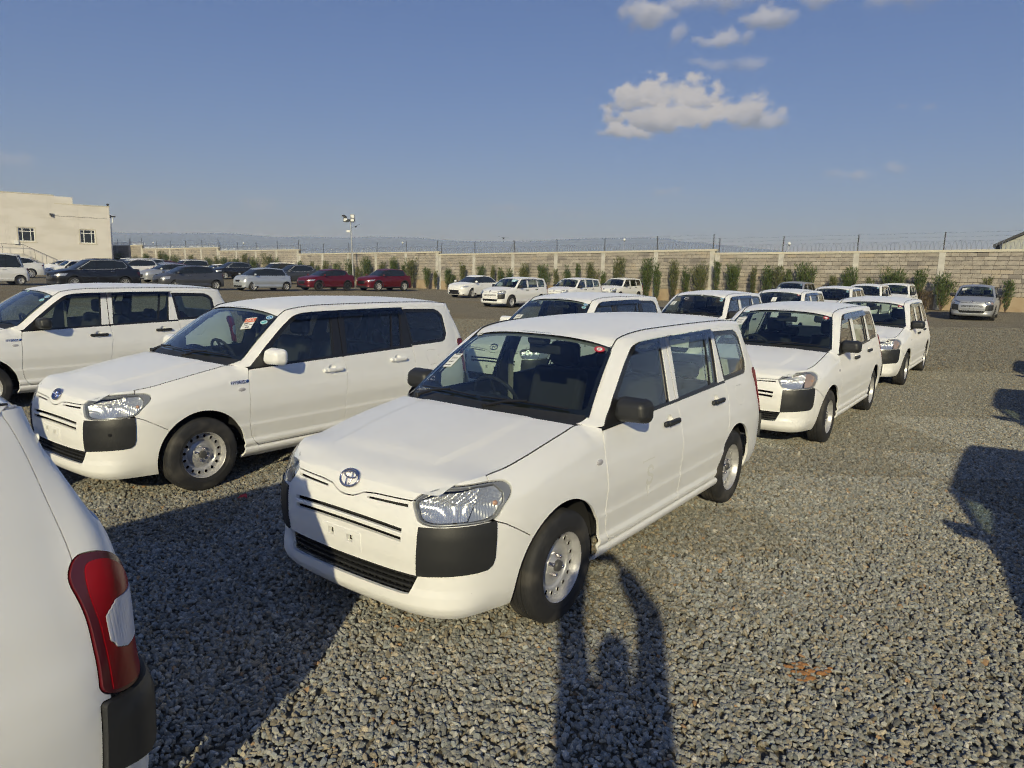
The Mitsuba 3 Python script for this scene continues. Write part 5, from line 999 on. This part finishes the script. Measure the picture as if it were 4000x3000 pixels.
put(mast, 'sign_plate', tm(moved(rbox([-.17, -.03, -.10], [.17, .03, .10], .02), mx - .44, my - .1, 5.24), 'frame_white', 30)); put(mast, 'sign_arm', tm(tube([[mx - .44, my - .05, 5.24], [mx - .2, my, 5.2]], .025, 6), 'galvanised', 40))
shed = thing('tin_roofed_shed', 'pale shed with sloping dark roof edge rising behind the right end of the wall', 'shed')
sc = np.array([(40.7, 60), (46.3, 55.8)]); dS = (sc[1] - sc[0]) / np.linalg.norm(sc[1] - sc[0]); 
def quadp(p, q, z0a, z0b, z1a, z1b, t=.15): n = np.array([.60, .80]) * t; V = [(*p, z0a), (*p, z1a), (*(p + n), z0a), (*(p + n), z1a), (*q, z0b), (*q, z1b), (*(q + n), z0b), (*(q + n), z1b)]; m = trimesh.Trimesh(V, [[0, 1, 3], [0, 3, 2], [4, 6, 7], [4, 7, 5], [0, 4, 5], [0, 5, 1], [2, 3, 7], [2, 7, 6], [1, 5, 7], [1, 7, 3], [0, 2, 6], [0, 6, 4]], process=False); (m.invert() if m.volume < 0 else None); return m
put(shed, 'gable_wall', tm(quadp(sc[0], sc[1], .3, .3, 5.12, 8.83), 'shed_wall', 20))
put(shed, 'roof', tm(quadp(sc[0] - dS * .62 - np.array([.60, .80]) * .4, sc[1] + dS * .1 - np.array([.60, .80]) * .4, 4.84, 8.92, 5.06, 9.14, 16), 'dark_metal', 20)); put(shed, 'side_wall', tm(quadp(sc[0] + np.array([.60, .80]) * .16, sc[0] + dS * .2 + np.array([.60, .80]) * .16, .3, .3, 4.9, 4.95, 14), 'shed_wall', 20))
py_ = thing('lattice_pylon', 'small lattice mast far off beyond the middle of the wall', 'pylon'); c = np.array([-1.0, 400.0]); legs = []
for sx_, sy_ in ((1, 1), (1, -1), (-1, 1), (-1, -1)): put(py_, 'leg', tm(tube([[c[0] + sx_ * 3.4, c[1] + sy_ * 3.4, 0], [c[0] + sx_ * 1.6, c[1] + sy_ * 1.6, 12.1], [c[0], c[1], 19]], .16, 4), 'grey_metal', 40))
for z_ in np.arange(2, 18, 2.2):
    w_ = 3.4 - (3.4 - 1.6) * z_ / 12.1 if z_ < 12.1 else 1.6 * (19 - z_) / 6.9; w2 = max(.2, w_ - .35)
    for a_, b_ in (((-1, -1), (1, -1)), ((1, -1), (1, 1)), ((1, 1), (-1, 1)), ((-1, 1), (-1, -1))): put(py_, 'brace', tm(tube([[c[0] + a_[0] * w_, c[1] + a_[1] * w_, z_], [c[0] + b_[0] * w2, c[1] + b_[1] * w2, z_ + 2.0]], .07, 3), 'grey_metal', 40))
def bird(x, y, z, roll, where):
    k = thing('flying_bird', 'dark bird gliding in the sky ' + where, 'bird'); b = trimesh.creation.icosphere(2, 1.0); b.apply_scale([.07, .20, .06]); wv = []
    for s in (1, -1):
        p = np.array([(0, .07, .02), (s * .22, .10, .07), (s * .46, -.04, .05), (s * .22, -.05, .06), (0, -.09, .02)]); top = p + [0, 0, .012]; wv.append(trimesh.convex.convex_hull(np.vstack([p[[0, 1, 3, 4]], top[[0, 1, 3, 4]]]))); wv.append(trimesh.convex.convex_hull(np.vstack([p[[1, 2, 3]], top[[1, 2, 3]]])))
    h_ = trimesh.creation.icosphere(1, .05); h_.apply_translation([0, .21, .02]); t_ = trimesh.convex.convex_hull(np.array([(0, -.15, 0), (.06, -.34, 0), (-.06, -.34, 0), (0, -.2, .02)]))
    R_ = trimesh.transformations.rotation_matrix(math.radians(roll), [0, 1, 0])
    for nm, m in (('body', cat([b, h_, t_])), ('wing', cat(wv[:2])), ('wing', cat(wv[2:]))): m.apply_transform(R_); m.apply_translation([x, y, z]); put(k, nm, tm(m, 'dark_metal', 40))
bird(-13.39, 60, 5.18, -25, 'beside the floodlight mast'); bird(-1.02, 60, 4.56, 4, 'low over the wall near the lattice pylon')

# ------------------------------------------------------------------ hills, and the haze that fades them
HP = pch([(-75, 1.6), (-50, 1.8), (-32.3, 1.89), (-29.2, 1.95), (-25.2, 2.12), (-21.7, 2.27), (-18.5, 2.11), (-15.9, 2.25), (-13.3, 2.25), (-11.1, 2.43), (-8.0, 2.43), (-5.2, 2.29), (-3.7, 2.28), (1.9, 2.42), (4.6, 2.67), (8.3, 2.8), (11.8, 2.85), (12.8, 2.66), (15.5, 2.44), (19.4, 2.1), (26, 1.7), (36, 1.4), (60, 1.1), (75, .9)])
az = np.linspace(-75, 75, 320); fr = np.array([0, .25, .5, .72, .88, 1.0, 1.12, 1.35]); rad = 3300 + 1900 * fr; AZ, RD = np.meshgrid(np.radians(az), rad, indexing='ij')
hh = 5200 * np.tan(np.radians(HP(az)))[:, None] * np.array([-.05, .13, .34, .62, .86, 1.0, .8, .0])[None] + 2
Xh, Yh = RD * np.sin(AZ), RD * np.cos(AZ); nz = meshkit.fbm(np.stack([Xh / 420, Yh / 420, 0 * Xh], -1), 5, 21) - .5; hh = hh + nz * np.array([0, 20, 25, 25, 16, 8, 20, 0])[None] + 3.5 * (meshkit.fbm(np.stack([Xh / 60, Yh / 60, 0 * Xh], -1), 3, 2) - .5) * (fr[None] > .8)
V, F, N = gridmesh(np.stack([Xh, Yh, np.minimum(hh, 300)], -1)); 
if N[:, 2].mean() < 0: V, F, N = flip((V, F, N))
scene['hills'] = vfn(V, F, N, 'hill_scrub'); lab('hills', kind='structure')
scene['air'] = {'type': 'homogeneous', 'albedo': rgb(.90, .89, .95), 'sigma_t': rgb(2.2e-4, 3.0e-4, 4.3e-4)}
scene['haze'] = {'type': 'cube', 'to_world': T4().translate([0, 0, 159]).scale([9500, 9500, 161]), 'bsdf': {'type': 'null'}, 'interior': {'type': 'ref', 'id': 'air'}}; lab('haze', kind='stuff')
scene['camera']['medium'] = {'type': 'ref', 'id': 'air'}
# ------------------------------------------------------------------ the cars, one by one
def on_screen(key, M, kind, a, b, w_, h_, m, off=.004, rot=0.0, name='windscreen__sticker', at=(0, 0)):
    """A flat sticker or sheet on the windscreen at (a, b) of wsurf, w_ wide and h_ high."""
    c = wsurf(a, b); ex = wsurf(a - .01, b) - wsurf(a + .01, b); ex /= np.linalg.norm(ex); ey = wsurf(a, b + .01) - wsurf(a, b - .01); ey -= ex * (ex @ ey); ey /= np.linalg.norm(ey)
    ex, ey = -ex, ey; nz = np.cross(ex, ey); q = math.radians(rot); ex, ey = ex * math.cos(q) + ey * math.sin(q), ey * math.cos(q) - ex * math.sin(q); c = c + ex * at[0] + ey * at[1] + nz * off * np.sign(nz[0]); s_ = np.sign(nz[0])
    if kind == 'disc': sh = Point(0, 0).buffer(.5, 12)
    elif kind == 'ring': sh = Point(0, 0).buffer(.5, 12).difference(Point(0, 0).buffer(.40, 12))
    elif kind == 'box': sh = shapely.box(-.5, -.5, .5, .5)
    else: sh = kind
    if isinstance(sh, trimesh.Trimesh): v = np.array(sh.vertices); V = c + v[:, :1] * ex + v[:, 1:2] * ey + v[:, 2:3] * nz * s_; mm_ = trimesh.Trimesh(V, sh.faces, process=False)
    else:
        e_ = trimesh.creation.extrude_polygon(sh, .0012, engine='earcut'); v = np.array(e_.vertices); mm_ = trimesh.Trimesh(c + v[:, :1] * w_ * ex + v[:, 1:2] * h_ * ey + v[:, 2:3] * nz * s_, e_.faces, process=False)
    return put(key, name, tm(mm_, m, 20, to_world=M))
def text_c(t, h): m = meshkit.text_mesh(t, h, .0012); m.apply_translation([-m.bounds[:, 0].mean(), -m.bounds[:, 1].mean(), 0]); return m
def blue_pair(key, M, hi=False):
    for b, m1, m2 in ((.885, 'sticker_pale', 'sticker_blue'), (.765, 'sticker_pale', 'sticker_teal')):
        a = .875 if b > .8 else .868
        on_screen(key, M, 'disc', a, b, .070, .060, m1); on_screen(key, M, 'disc', a, b, .050, .042, m2, .0055)
        if hi: on_screen(key, M, 'box', a, b, .040, .010, m1, .007)
def sheet(key, M, a=-.78, b=.42, w_=.11, h_=.15, rot=0):
    on_screen(key, M, 'box', a, b, w_, h_, 'paper', rot=rot)
    for i in range(4): on_screen(key, M, 'box', a - .004, b + .09 - .055 * i, w_ * (.7 if i % 2 else .55), .006, 'ink', .0056, rot=rot)
def red_six(key, M, hi=False):
    on_screen(key, M, 'disc', .865, .885, .068, .058, 'sticker_red'); on_screen(key, M, 'disc', .865, .885, .038, .032, 'paper', .0055)
    if hi: on_screen(key, M, text_c('6', .020), .865, .885, 1, 1, 'ink', .0068)
def scribble(key, M, a, b, seed, m='marker_white', n=5, s=.02):
    r = np.random.default_rng(seed)
    for i in range(n):
        p = np.cumsum(r.normal(0, .35, (6, 2)), 0) * [.5, .9]; on_screen(key, M, LineString(p).buffer(.09), a + i * s * 1.1 / .69, b + r.normal(0, .004), s * .5, s * .6, m, .0045)
def hybrid(key, M):
    y_ = float(W.side(-.33, .855)[1]); m = meshkit.text_mesh('HYBRID', .026, .004, bold=True); wd = m.bounds[1, 0]; m.apply_scale([.142 / wd, 1, 1]); v = np.array(m.vertices)
    xs_ = -.262 - v[:, 0]; base = W.side(xs_, .842 + v[:, 1]); n_o = np.array([0, 1.0, .25]); n_o /= np.linalg.norm(n_o)
    put(key, 'hybrid_badge', tm(trimesh.Trimesh(base + n_o * (.0015 + v[:, 2:3]), m.faces, process=False), 'chrome', 20, to_world=M))
    d = trimesh.creation.icosphere(2, 1.0); d.apply_scale([.013, .005, .015]); d.apply_translation(W.side(-.418, .857) + [0, .002, 0]); put(key, 'hybrid_badge_drop', tm(d, 'blue_chrome', True, to_world=M))
ROWG = 'white station wagons parked in rows on the gravel'
k, M = wagon('station_wagon', 'white wagon front and centre, black mirrors, half shaded grille, paper sheet on windscreen', -.364, 3.976, hi=True, rear_glass='glass_clear', group=ROWG)
red_six(k, M, True); sheet(k, M, -.81, .47, .09, .14, 4); on_screen(k, M, 'box', -.86, .955, .045, .035, 'paper'); on_screen(k, M, text_c('19', .02), -.86, .955, 1, 1, 'ink', .0056)
scribble(k, M, -.93, .17, 1, n=5); scribble(k, M, -.93, .22, 2, n=4, s=.018); scribble(k, M, -.83, .15, 3, 'ink', 4, .02); scribble(k, M, -.93, .035, 4, n=9, s=.014); scribble(k, M, -.93, .008, 5, n=5, s=.012)
tri_ = Polygon([(-.085, .10), (.085, .10), (0, -.14)]); tri_ = tri_.difference(tri_.buffer(-.006)); mat('paint_ghost', (.735, .73, .685), .42); ym = lambda v: W.side(-.93 - v[:, 0], .60 + v[:, 1])
e_ = trimesh.creation.extrude_polygon(tri_, .0004, engine='earcut'); v = np.array(e_.vertices); put(k, 'sticker_trace', tm(trimesh.Trimesh(ym(v) + np.stack([0 * v[:, 0], v[:, 2] + .0006, 0 * v[:, 0]], 1), e_.faces, process=False), 'paint_ghost', 20, to_world=M))
e_ = meshkit.text_mesh('S', .12, .0004, bold=True); v = np.array(e_.vertices) - [.04, .06, 0]; put(k, 'sticker_trace', tm(trimesh.Trimesh(ym(v) + np.stack([0 * v[:, 0], v[:, 2] + .0006, 0 * v[:, 0]], 1), e_.faces, process=False), 'paint_ghost', 20, to_world=M))
k, M = wagon('station_wagon', 'white hybrid wagon with white mirrors and handles and an orange headed paper in its windscreen', -3.124, 5.988, hi=True, trim='white_paint', pillar='black_gloss', blue=True, group=ROWG)
blue_pair(k, M, True); hybrid(k, M); PP = dict(rot=22); on_screen(k, M, 'box', .64, .68, .105, .17, 'paper', **PP); on_screen(k, M, 'box', .64, .68, .105, .055, 'paper_orange', .0055, at=(0, .045), **PP); on_screen(k, M, text_c('CAA', .028), .64, .68, 1, 1, 'paper', .0068, at=(0, .045), **PP)
for i, (dx, wd_) in enumerate(((-.02, .05), (-.02, .045), (.03, .03), (-.02, .05))): on_screen(k, M, 'box', .64, .68, wd_, .007, 'ink', .0055, at=(dx, .005 - .014 * i), **PP)
on_screen(k, M, text_c('40', .024), .64, .68, 1, 1, 'ink', .0068, at=(.01, -.066), **PP); scribble(k, M, -.90, .30, 6, n=4); scribble(k, M, -.88, .24, 7, n=4)
c_ = W(np.array([.70]), np.array([.555]))[0]; nn_ = np.cross(W(np.array([.701]), np.array([.555]))[0] - c_, W(np.array([.70]), np.array([.556]))[0] - c_); nn_ /= np.linalg.norm(nn_); m_ = trimesh.creation.cylinder(.013, segment=[c_ + nn_ * .006, c_ + nn_ * .0125], sections=16); put(k, 'parking_sensor', tm(m_, 'black_gloss', 30, to_world=M))
k, M = wagon('station_wagon', 'white hybrid wagon with black mirrors at the left edge, its nose out of view', -6.878, 8.625, hi=True, rear_glass='glass_clear', blue=True, group=ROWG); blue_pair(k, M, True); hybrid(k, M); on_screen(k, M, 'box', -.1, .93, .05, .035, 'sticker_pale')
k, M = wagon('station_wagon', 'white wagon with amber turn lamps directly behind the front centre wagon', 2.928, 8.26, hi=True, rear_glass='glass_clear', amber=True, group=ROWG); red_six(k, M); sheet(k, M, -.82, .62, .12, .17); on_screen(k, M, 'box', -.84, .955, .05, .04, 'sticker_pale')
k, M = wagon('station_wagon', 'white wagon third in the right hand column, nearest the silver wagon by the wall', 6.321, 12.849, hi=True, rear_glass='glass_clear', amber=True, group=ROWG); red_six(k, M)
k, M = wagon('station_wagon', 'white wagon at lower left, cropped to its red tail lamp and black bumper corner', -3.64, -.394, hi=True, group=ROWG)
k, M = wagon('station_wagon', 'white wagon roof with black pillars and pale right mirror behind the front centre wagon', .17, 10.27, hi=False, trim='white_paint', pillar='black_gloss', group=ROWG); blue_pair(k, M, True); sheet(k, M, -.74, .22, .15, .15); on_screen(k, M, 'box', -.86, .95, .05, .04, 'sticker_pale')
k, M = wagon('station_wagon', 'white wagon with a chalk circle on its windscreen, second row middle', 3.55, 14.80, group=ROWG); blue_pair(k, M, True); sheet(k, M, -.80, .50, .12, .14); on_screen(k, M, 'ring', -.42, .74, .10, .08, 'marker_white'); on_screen(k, M, 'box', .1, .95, .05, .04, 'paper')
k, M = wagon('station_wagon', 'white wagon with a paper hanging behind mid windscreen, left of two similar roofs', 6.95, 19.20, group=ROWG); on_screen(k, M, 'box', -.10, .45, .13, .20, 'paper'); red_six(k, M)
k, M = wagon('station_wagon', 'white wagon roof with blue windscreen stickers left of the smaller roofs by the wall', 11.2, 25.4, group=ROWG); blue_pair(k, M); on_screen(k, M, 'box', -.1, .95, .05, .04, 'paper')
k, M = wagon('station_wagon', 'white wagon second smallest of the right hand roofs near the wall', 15.10, 30.9, group=ROWG); blue_pair(k, M)
k, M = wagon('station_wagon', 'white wagon smallest and rightmost of the roofs near the wall', 17.76, 33.5, rear_glass='glass_clear', group=ROWG)
k, M = wagon('station_wagon', 'grey wagon whose roof shows above the white wagons near the wall', 14.30, 37.3, paint='silver_paint'); blue_pair(k, M); sheet(k, M, -.82, .3)
k, M = wagon('station_wagon', 'silver wagon with black bumper corners parked alone facing out by the wall at right', 19.81, 30.54, paint='silver_paint', rear_glass='glass_clear', amber=True); sheet(k, M, -.72, .66, .17, .17); blue_pair(k, M)
FARW = 'white wagons in the far middle row'
k, M = wagon('station_wagon', 'nearest white wagon of the far middle row, next to the white saloon', -.77, 35.73, rear_glass='glass_clear', group=FARW); on_screen(k, M, 'box', .62, .75, .22, .22, 'sticker_pale'); blue_pair(k, M)
k, M = wagon('station_wagon', 'white wagon with a green sign on its front door in the far middle row', 2.6, 39.6, rear_glass='glass_clear', visor=False, group=FARW); sheet(k, M, -.8, .6); m_ = panel(W, PG(*SX((-.62, .52), (-1.22, .52), (-1.22, .62), (-.62, .62))), .1, .004, .003); put(k, 'door_sign', {**vfn(*m_, 'green_sign'), 'to_world': M})
k, M = wagon('station_wagon', 'farthest white wagon of the far middle row beside the big dense shrub', 6.15, 45.9, blue=True, group=FARW)
COL = 'white wagons of the near right column casting the shadows'
for x_, y_, t_ in ((3.34, 1.46, 'white wagon of the right column beside the photographer, nearest of three'), (6.68, 5.88, 'white wagon of the right column outside the frame, second of three'), (10.12, 10.35, 'white wagon of the right column outside the frame, third and farthest')): wagon('station_wagon', t_, x_, y_, group=COL)
wagon('station_wagon', 'white wagon just left of the frame ahead of the hybrid with white mirrors', -6.40, 1.65)
k, M = wagon('station_wagon', 'white wagon in the far left crowd right of the white van, with black bumper corner', -39.13, 60.51)

X_TRAIL = dict(L=4.69, wb=2.705, fo=.96, w=.91, H=1.74, zb=1.10, R=.355, ws0=-.02, ws1=-.92, rg1=-2.95, rg0=-3.42, B=-1.22, C=-2.18, nose=.84, clad=True, kick=.9, rise=.06, lampz=(.66, .76), tlz=(.72, .90), grille=(.50, .68), gw=.36, rails=True)
suv = build_car(**X_TRAIL); suv2 = build_car(**{**X_TRAIL, 'spokes': 5})
place_car(suv, 'suv', 'black crossover with bright ten spoke wheels right of the white minivan at left', -25.06, 39.76, 'black_paint', handle='chrome')
note = build_car(L=4.10, wb=2.60, fo=.86, w=.845, H=1.52, zb=.99, R=.305, ws0=.18, ws1=-.72, rg1=-2.62, rg0=-2.98, B=-1.10, C=-2.02, nose=.82, kick=.8, rise=.07, lampz=(.66, .80), tlz=(.72, .98), grille=(.46, .64), gw=.30, spokes=6, Rr=.19)
place_car(note, 'hatchback', 'dark grey hatchback with silver six spoke wheels left of the silver hatchback', -21.18, 43.48, 'grey_paint', handle='chrome')
passo = build_car(L=3.65, wb=2.49, fo=.68, w=.832, H=1.525, zb=.98, R=.285, ws0=.22, ws1=-.55, rg1=-2.55, rg0=-2.88, B=-1.12, C=None, nose=.86, kick=.25, rise=.03, lampz=(.64, .80), tlz=(.66, .88), grille=(.60, .70), gw=.24, spokes=7, Rr=.18, tum=.10)
place_car(passo, 'hatchback', 'small silver hatchback with round headlamps left of the red cars', -17.51, 46.32, 'pale_blue_silver_paint')
cx3 = build_car(L=4.275, wb=2.57, fo=.90, w=.882, H=1.55, zb=1.02, R=.33, ws0=-.12, ws1=-.98, rg1=-2.70, rg0=-3.05, B=-1.25, C=-2.05, nose=.82, clad=True, kick=1.0, rise=.08, lampz=(.66, .73), tlz=(.80, .90), grille=(.46, .66), gw=.36, spokes=10, Rr=.235, dark=True)
place_car(cx3, 'suv', 'red crossover with dark wheels on the left of the two red cars', -14.48, 50.61, 'red_paint')
cx5 = build_car(L=4.545, wb=2.70, fo=.95, w=.92, H=1.69, zb=1.10, R=.36, ws0=-.15, ws1=-1.05, rg1=-2.95, rg0=-3.32, B=-1.32, C=None, nose=.83, clad=True, kick=.7, rise=.06, lampz=(.66, .73), tlz=(.78, .88), grille=(.47, .67), gw=.38, spokes=8, Rr=.24)
place_car(cx5, 'suv', 'red crossover with silver wheels on the right of the two red cars', -10.89, 53.7, 'red_paint')
place_car(suv, 'suv', 'charcoal crossover behind the left red car', -20.89, 63.6, 'charcoal_paint', handle='chrome')
place_car(suv2, 'suv', 'black crossover with star spoke wheels behind the grey hatchback', -29.6, 71.4, 'black_paint', handle='chrome', mirror_='silver_paint')
demio = build_car(L=4.06, wb=2.57, fo=.86, w=.848, H=1.50, zb=.98, R=.30, ws0=-.02, ws1=-.86, rg1=-2.55, rg0=-2.95, B=-1.12, C=None, nose=.82, kick=.7, rise=.08, lampz=(.64, .73), tlz=(.74, .88), grille=(.42, .64), gw=.34, spokes=10, Rr=.20, dark=True)
place_car(demio, 'hatchback', 'silver hatchback with black grille half hidden behind the grey hatchback', -27.85, 54.43, 'silver_paint', mirror_='white_paint')
place_car(demio, 'hatchback', 'dark red hatchback behind the tail of the black crossover', -31.0, 61.3, 'dark_red_paint')
place_car(suv2, 'suv', 'white crossover tail seen above the tail of the black crossover', -33.9, 60.6, 'white_paint')
lc = build_car(L=4.95, wb=2.85, fo=.92, w=.97, H=1.86, zb=1.16, R=.38, ws0=-.25, ws1=-.95, rg1=-3.62, rg0=-3.85, B=-1.45, C=-2.45, nose=.86, kick=.2, rise=.02, lampz=(.68, .80), tlz=(.74, .95), grille=(.52, .74), gw=.4, spokes=6, rails=True)
place_car(lc, 'suv', 'white crossover roof behind and above the other white tail', -37.5, 66.2, 'cream_white')
place_car(cx5, 'suv', 'red crossover roof far back between white roofs', -38.2, 73.5, 'dark_red_paint')
place_car(note, 'hatchback', 'pale silver car roof between the red roof and the silver hatchback', -32.9, 64.4, 'silver_paint')
place_car(lc, 'suv', 'white four wheel drive with dark windows far back near the wall', -36.6, 76.2, 'white_paint')
axio = build_car(L=4.40, wb=2.60, fo=.93, w=.848, H=1.47, zb=.96, R=.30, ws0=.04, ws1=-.88, rg1=-2.28, rg0=-2.98, B=-1.12, C=None, nose=.82, tail='sedan', kick=.3, rise=.03, lampz=(.68, .76), tlz=(.70, .86), grille=(.27, .50), gw=.40, spokes=8, Rr=.19)
place_car(axio, 'saloon', 'white car with a dark glasshouse just left of the far black crossover', -31.4, 72.3, 'white_paint')
van_ = build_car(L=4.84, wb=2.95, fo=.95, w=.90, H=1.85, zb=1.08, R=.33, ws0=.05, ws1=-.85, rg1=-3.55, rg0=-3.72, B=-1.22, C=-2.35, nose=.86, kick=.1, rise=.02, lampz=(.68, .78), tlz=(.80, 1.1), grille=(.50, .66), gw=.4, spokes=8, tum=.11)
place_car(van_, 'minivan', 'white minibus with dark windows behind the silver hatchback', -26.2, 74.6, 'white_paint', 'van')
place_car(axio, 'saloon', 'white saloon with black lower grille at the left of the far middle row', -3.35, 46.3, 'white_paint')
harrier = build_car(L=4.72, wb=2.66, fo=.93, w=.915, H=1.67, zb=1.10, R=.36, ws0=-.12, ws1=-1.05, rg1=-2.85, rg0=-3.55, B=-1.30, C=-2.25, nose=.83, kick=1.1, rise=.08, lampz=(.68, .75), tlz=(.84, .93), grille=(.48, .68), gw=.36, spokes=10, Rr=.27)
place_car(harrier, 'suv', 'white coupe shaped crossover tail behind the white minivan at left edge', -41.3, 55.6, 'white_paint')
kei = build_car(L=3.39, wb=2.43, fo=.42, w=.738, H=1.87, zb=1.02, R=.275, ws0=.30, ws1=-.10, rg1=-2.62, rg0=-2.80, B=-.92, C=-1.78, nose=.93, kick=0, rise=.0, lampz=(.62, .76), tlz=(.62, .95), grille=(.40, .52), steel=True, van=True, tum=.06)
place_car(kei, 'minivan', 'small white box van with steel wheels at the left edge', -31.2, 40.3, 'white_paint', 'van')
WR = 'white car roofs in the far left rows'
for x_, y_, nm, pr, t_ in ((-42.6, 66.2, 'saloon', demio, 'white hatchback with round mirror behind the far left wagon'), (-44.6, 69.2, 'saloon', axio, 'white car second behind the far left wagon'), (-47.2, 72.3, 'hatchback', note, 'white car farthest back in the left row before the building'), (-37.6, 68.4, 'suv', lc, 'white car with roof rails left of the standing person')): place_car(pr, nm, t_, x_, y_, 'white_paint', group=WR)
place_car(axio, 'saloon', 'white saloon right beside the standing person near the building', -38.6, 77.5, 'white_paint', group=WR)
place_car(suv, 'suv', 'dark roofed crossover right of the standing person', -35.8, 63.0, 'charcoal_paint')

# ------------------------------------------------------------------ people
stand = dict(pelvis=(0, 0, .93), waist=(0, .01, 1.08), chest=(0, 0, 1.30), neck=(0, -.01, 1.46), head=(0, .015, 1.60), shL=(-.185, 0, 1.41), elL=(-.24, -.02, 1.12), wrL=(-.25, .08, .89), handL=(-.25, .10, .80), sideL=(0, 1, 0), curlL=(1, 0, 0),
             shR=(.185, 0, 1.41), elR=(.24, -.02, 1.12), wrR=(.25, .08, .89), handR=(.25, .10, .80), sideR=(0, 1, 0), curlR=(-1, 0, 0), hipL=(-.095, 0, .90), knL=(-.105, .02, .49), anL=(-.11, -.02, .085), toeL=(-.125, .14, .04), hipR=(.095, 0, .90), knR=(.105, .02, .49), anR=(.11, -.02, .085), toeR=(.125, .14, .04))
person('person in a reddish shirt standing among the far parked cars, head and shoulders showing', -36.75, 63.6, 150, {k_: v_ for k_, v_ in stand.items()}, 'red_shirt')
hold = {**stand, 'pelvis': (.03, -.50, .86), 'waist': (.03, -.49, 1.0), 'chest': (.022, -.50, 1.23), 'neck': (.02, -.48, 1.37), 'head': (.02, -.455, 1.462), 'shL': (-.150, -.48, 1.385), 'elL': (-.190, -.34, 1.61), 'wrL': (-.125, -.075, 1.745), 'handL': (-.098, -.040, 1.79), 'sideL': (.35, .1, .9), 'curlL': (1, .2, 0),
        'shR': (.19, -.48, 1.385), 'elR': (.235, -.34, 1.61), 'wrR': (.135, -.075, 1.745), 'handR': (.100, -.040, 1.79), 'sideR': (-.35, .1, .9), 'curlR': (-1, .2, 0), 'hipL': (-.06, -.50, .83), 'knL': (-.08, -.48, .46), 'anL': (-.09, -.53, .085), 'toeL': (-.10, -.38, .04), 'hipR': (.12, -.50, .83), 'knR': (.14, -.48, .46), 'anR': (.15, -.53, .085), 'toeR': (.16, -.38, .04)}
person('person behind the viewpoint in a grey shirt holding a phone overhead, seen as a shadow', 0, 0, 0, hold, 'grey_shirt')
k = thing('phone', 'flat black phone held up level in both hands by the photographer', 'phone'); put(k, 'case', tm(rbox([-.082, -.030, 1.775], [.082, -.021, 1.853], .004), 'black_gloss', 40))
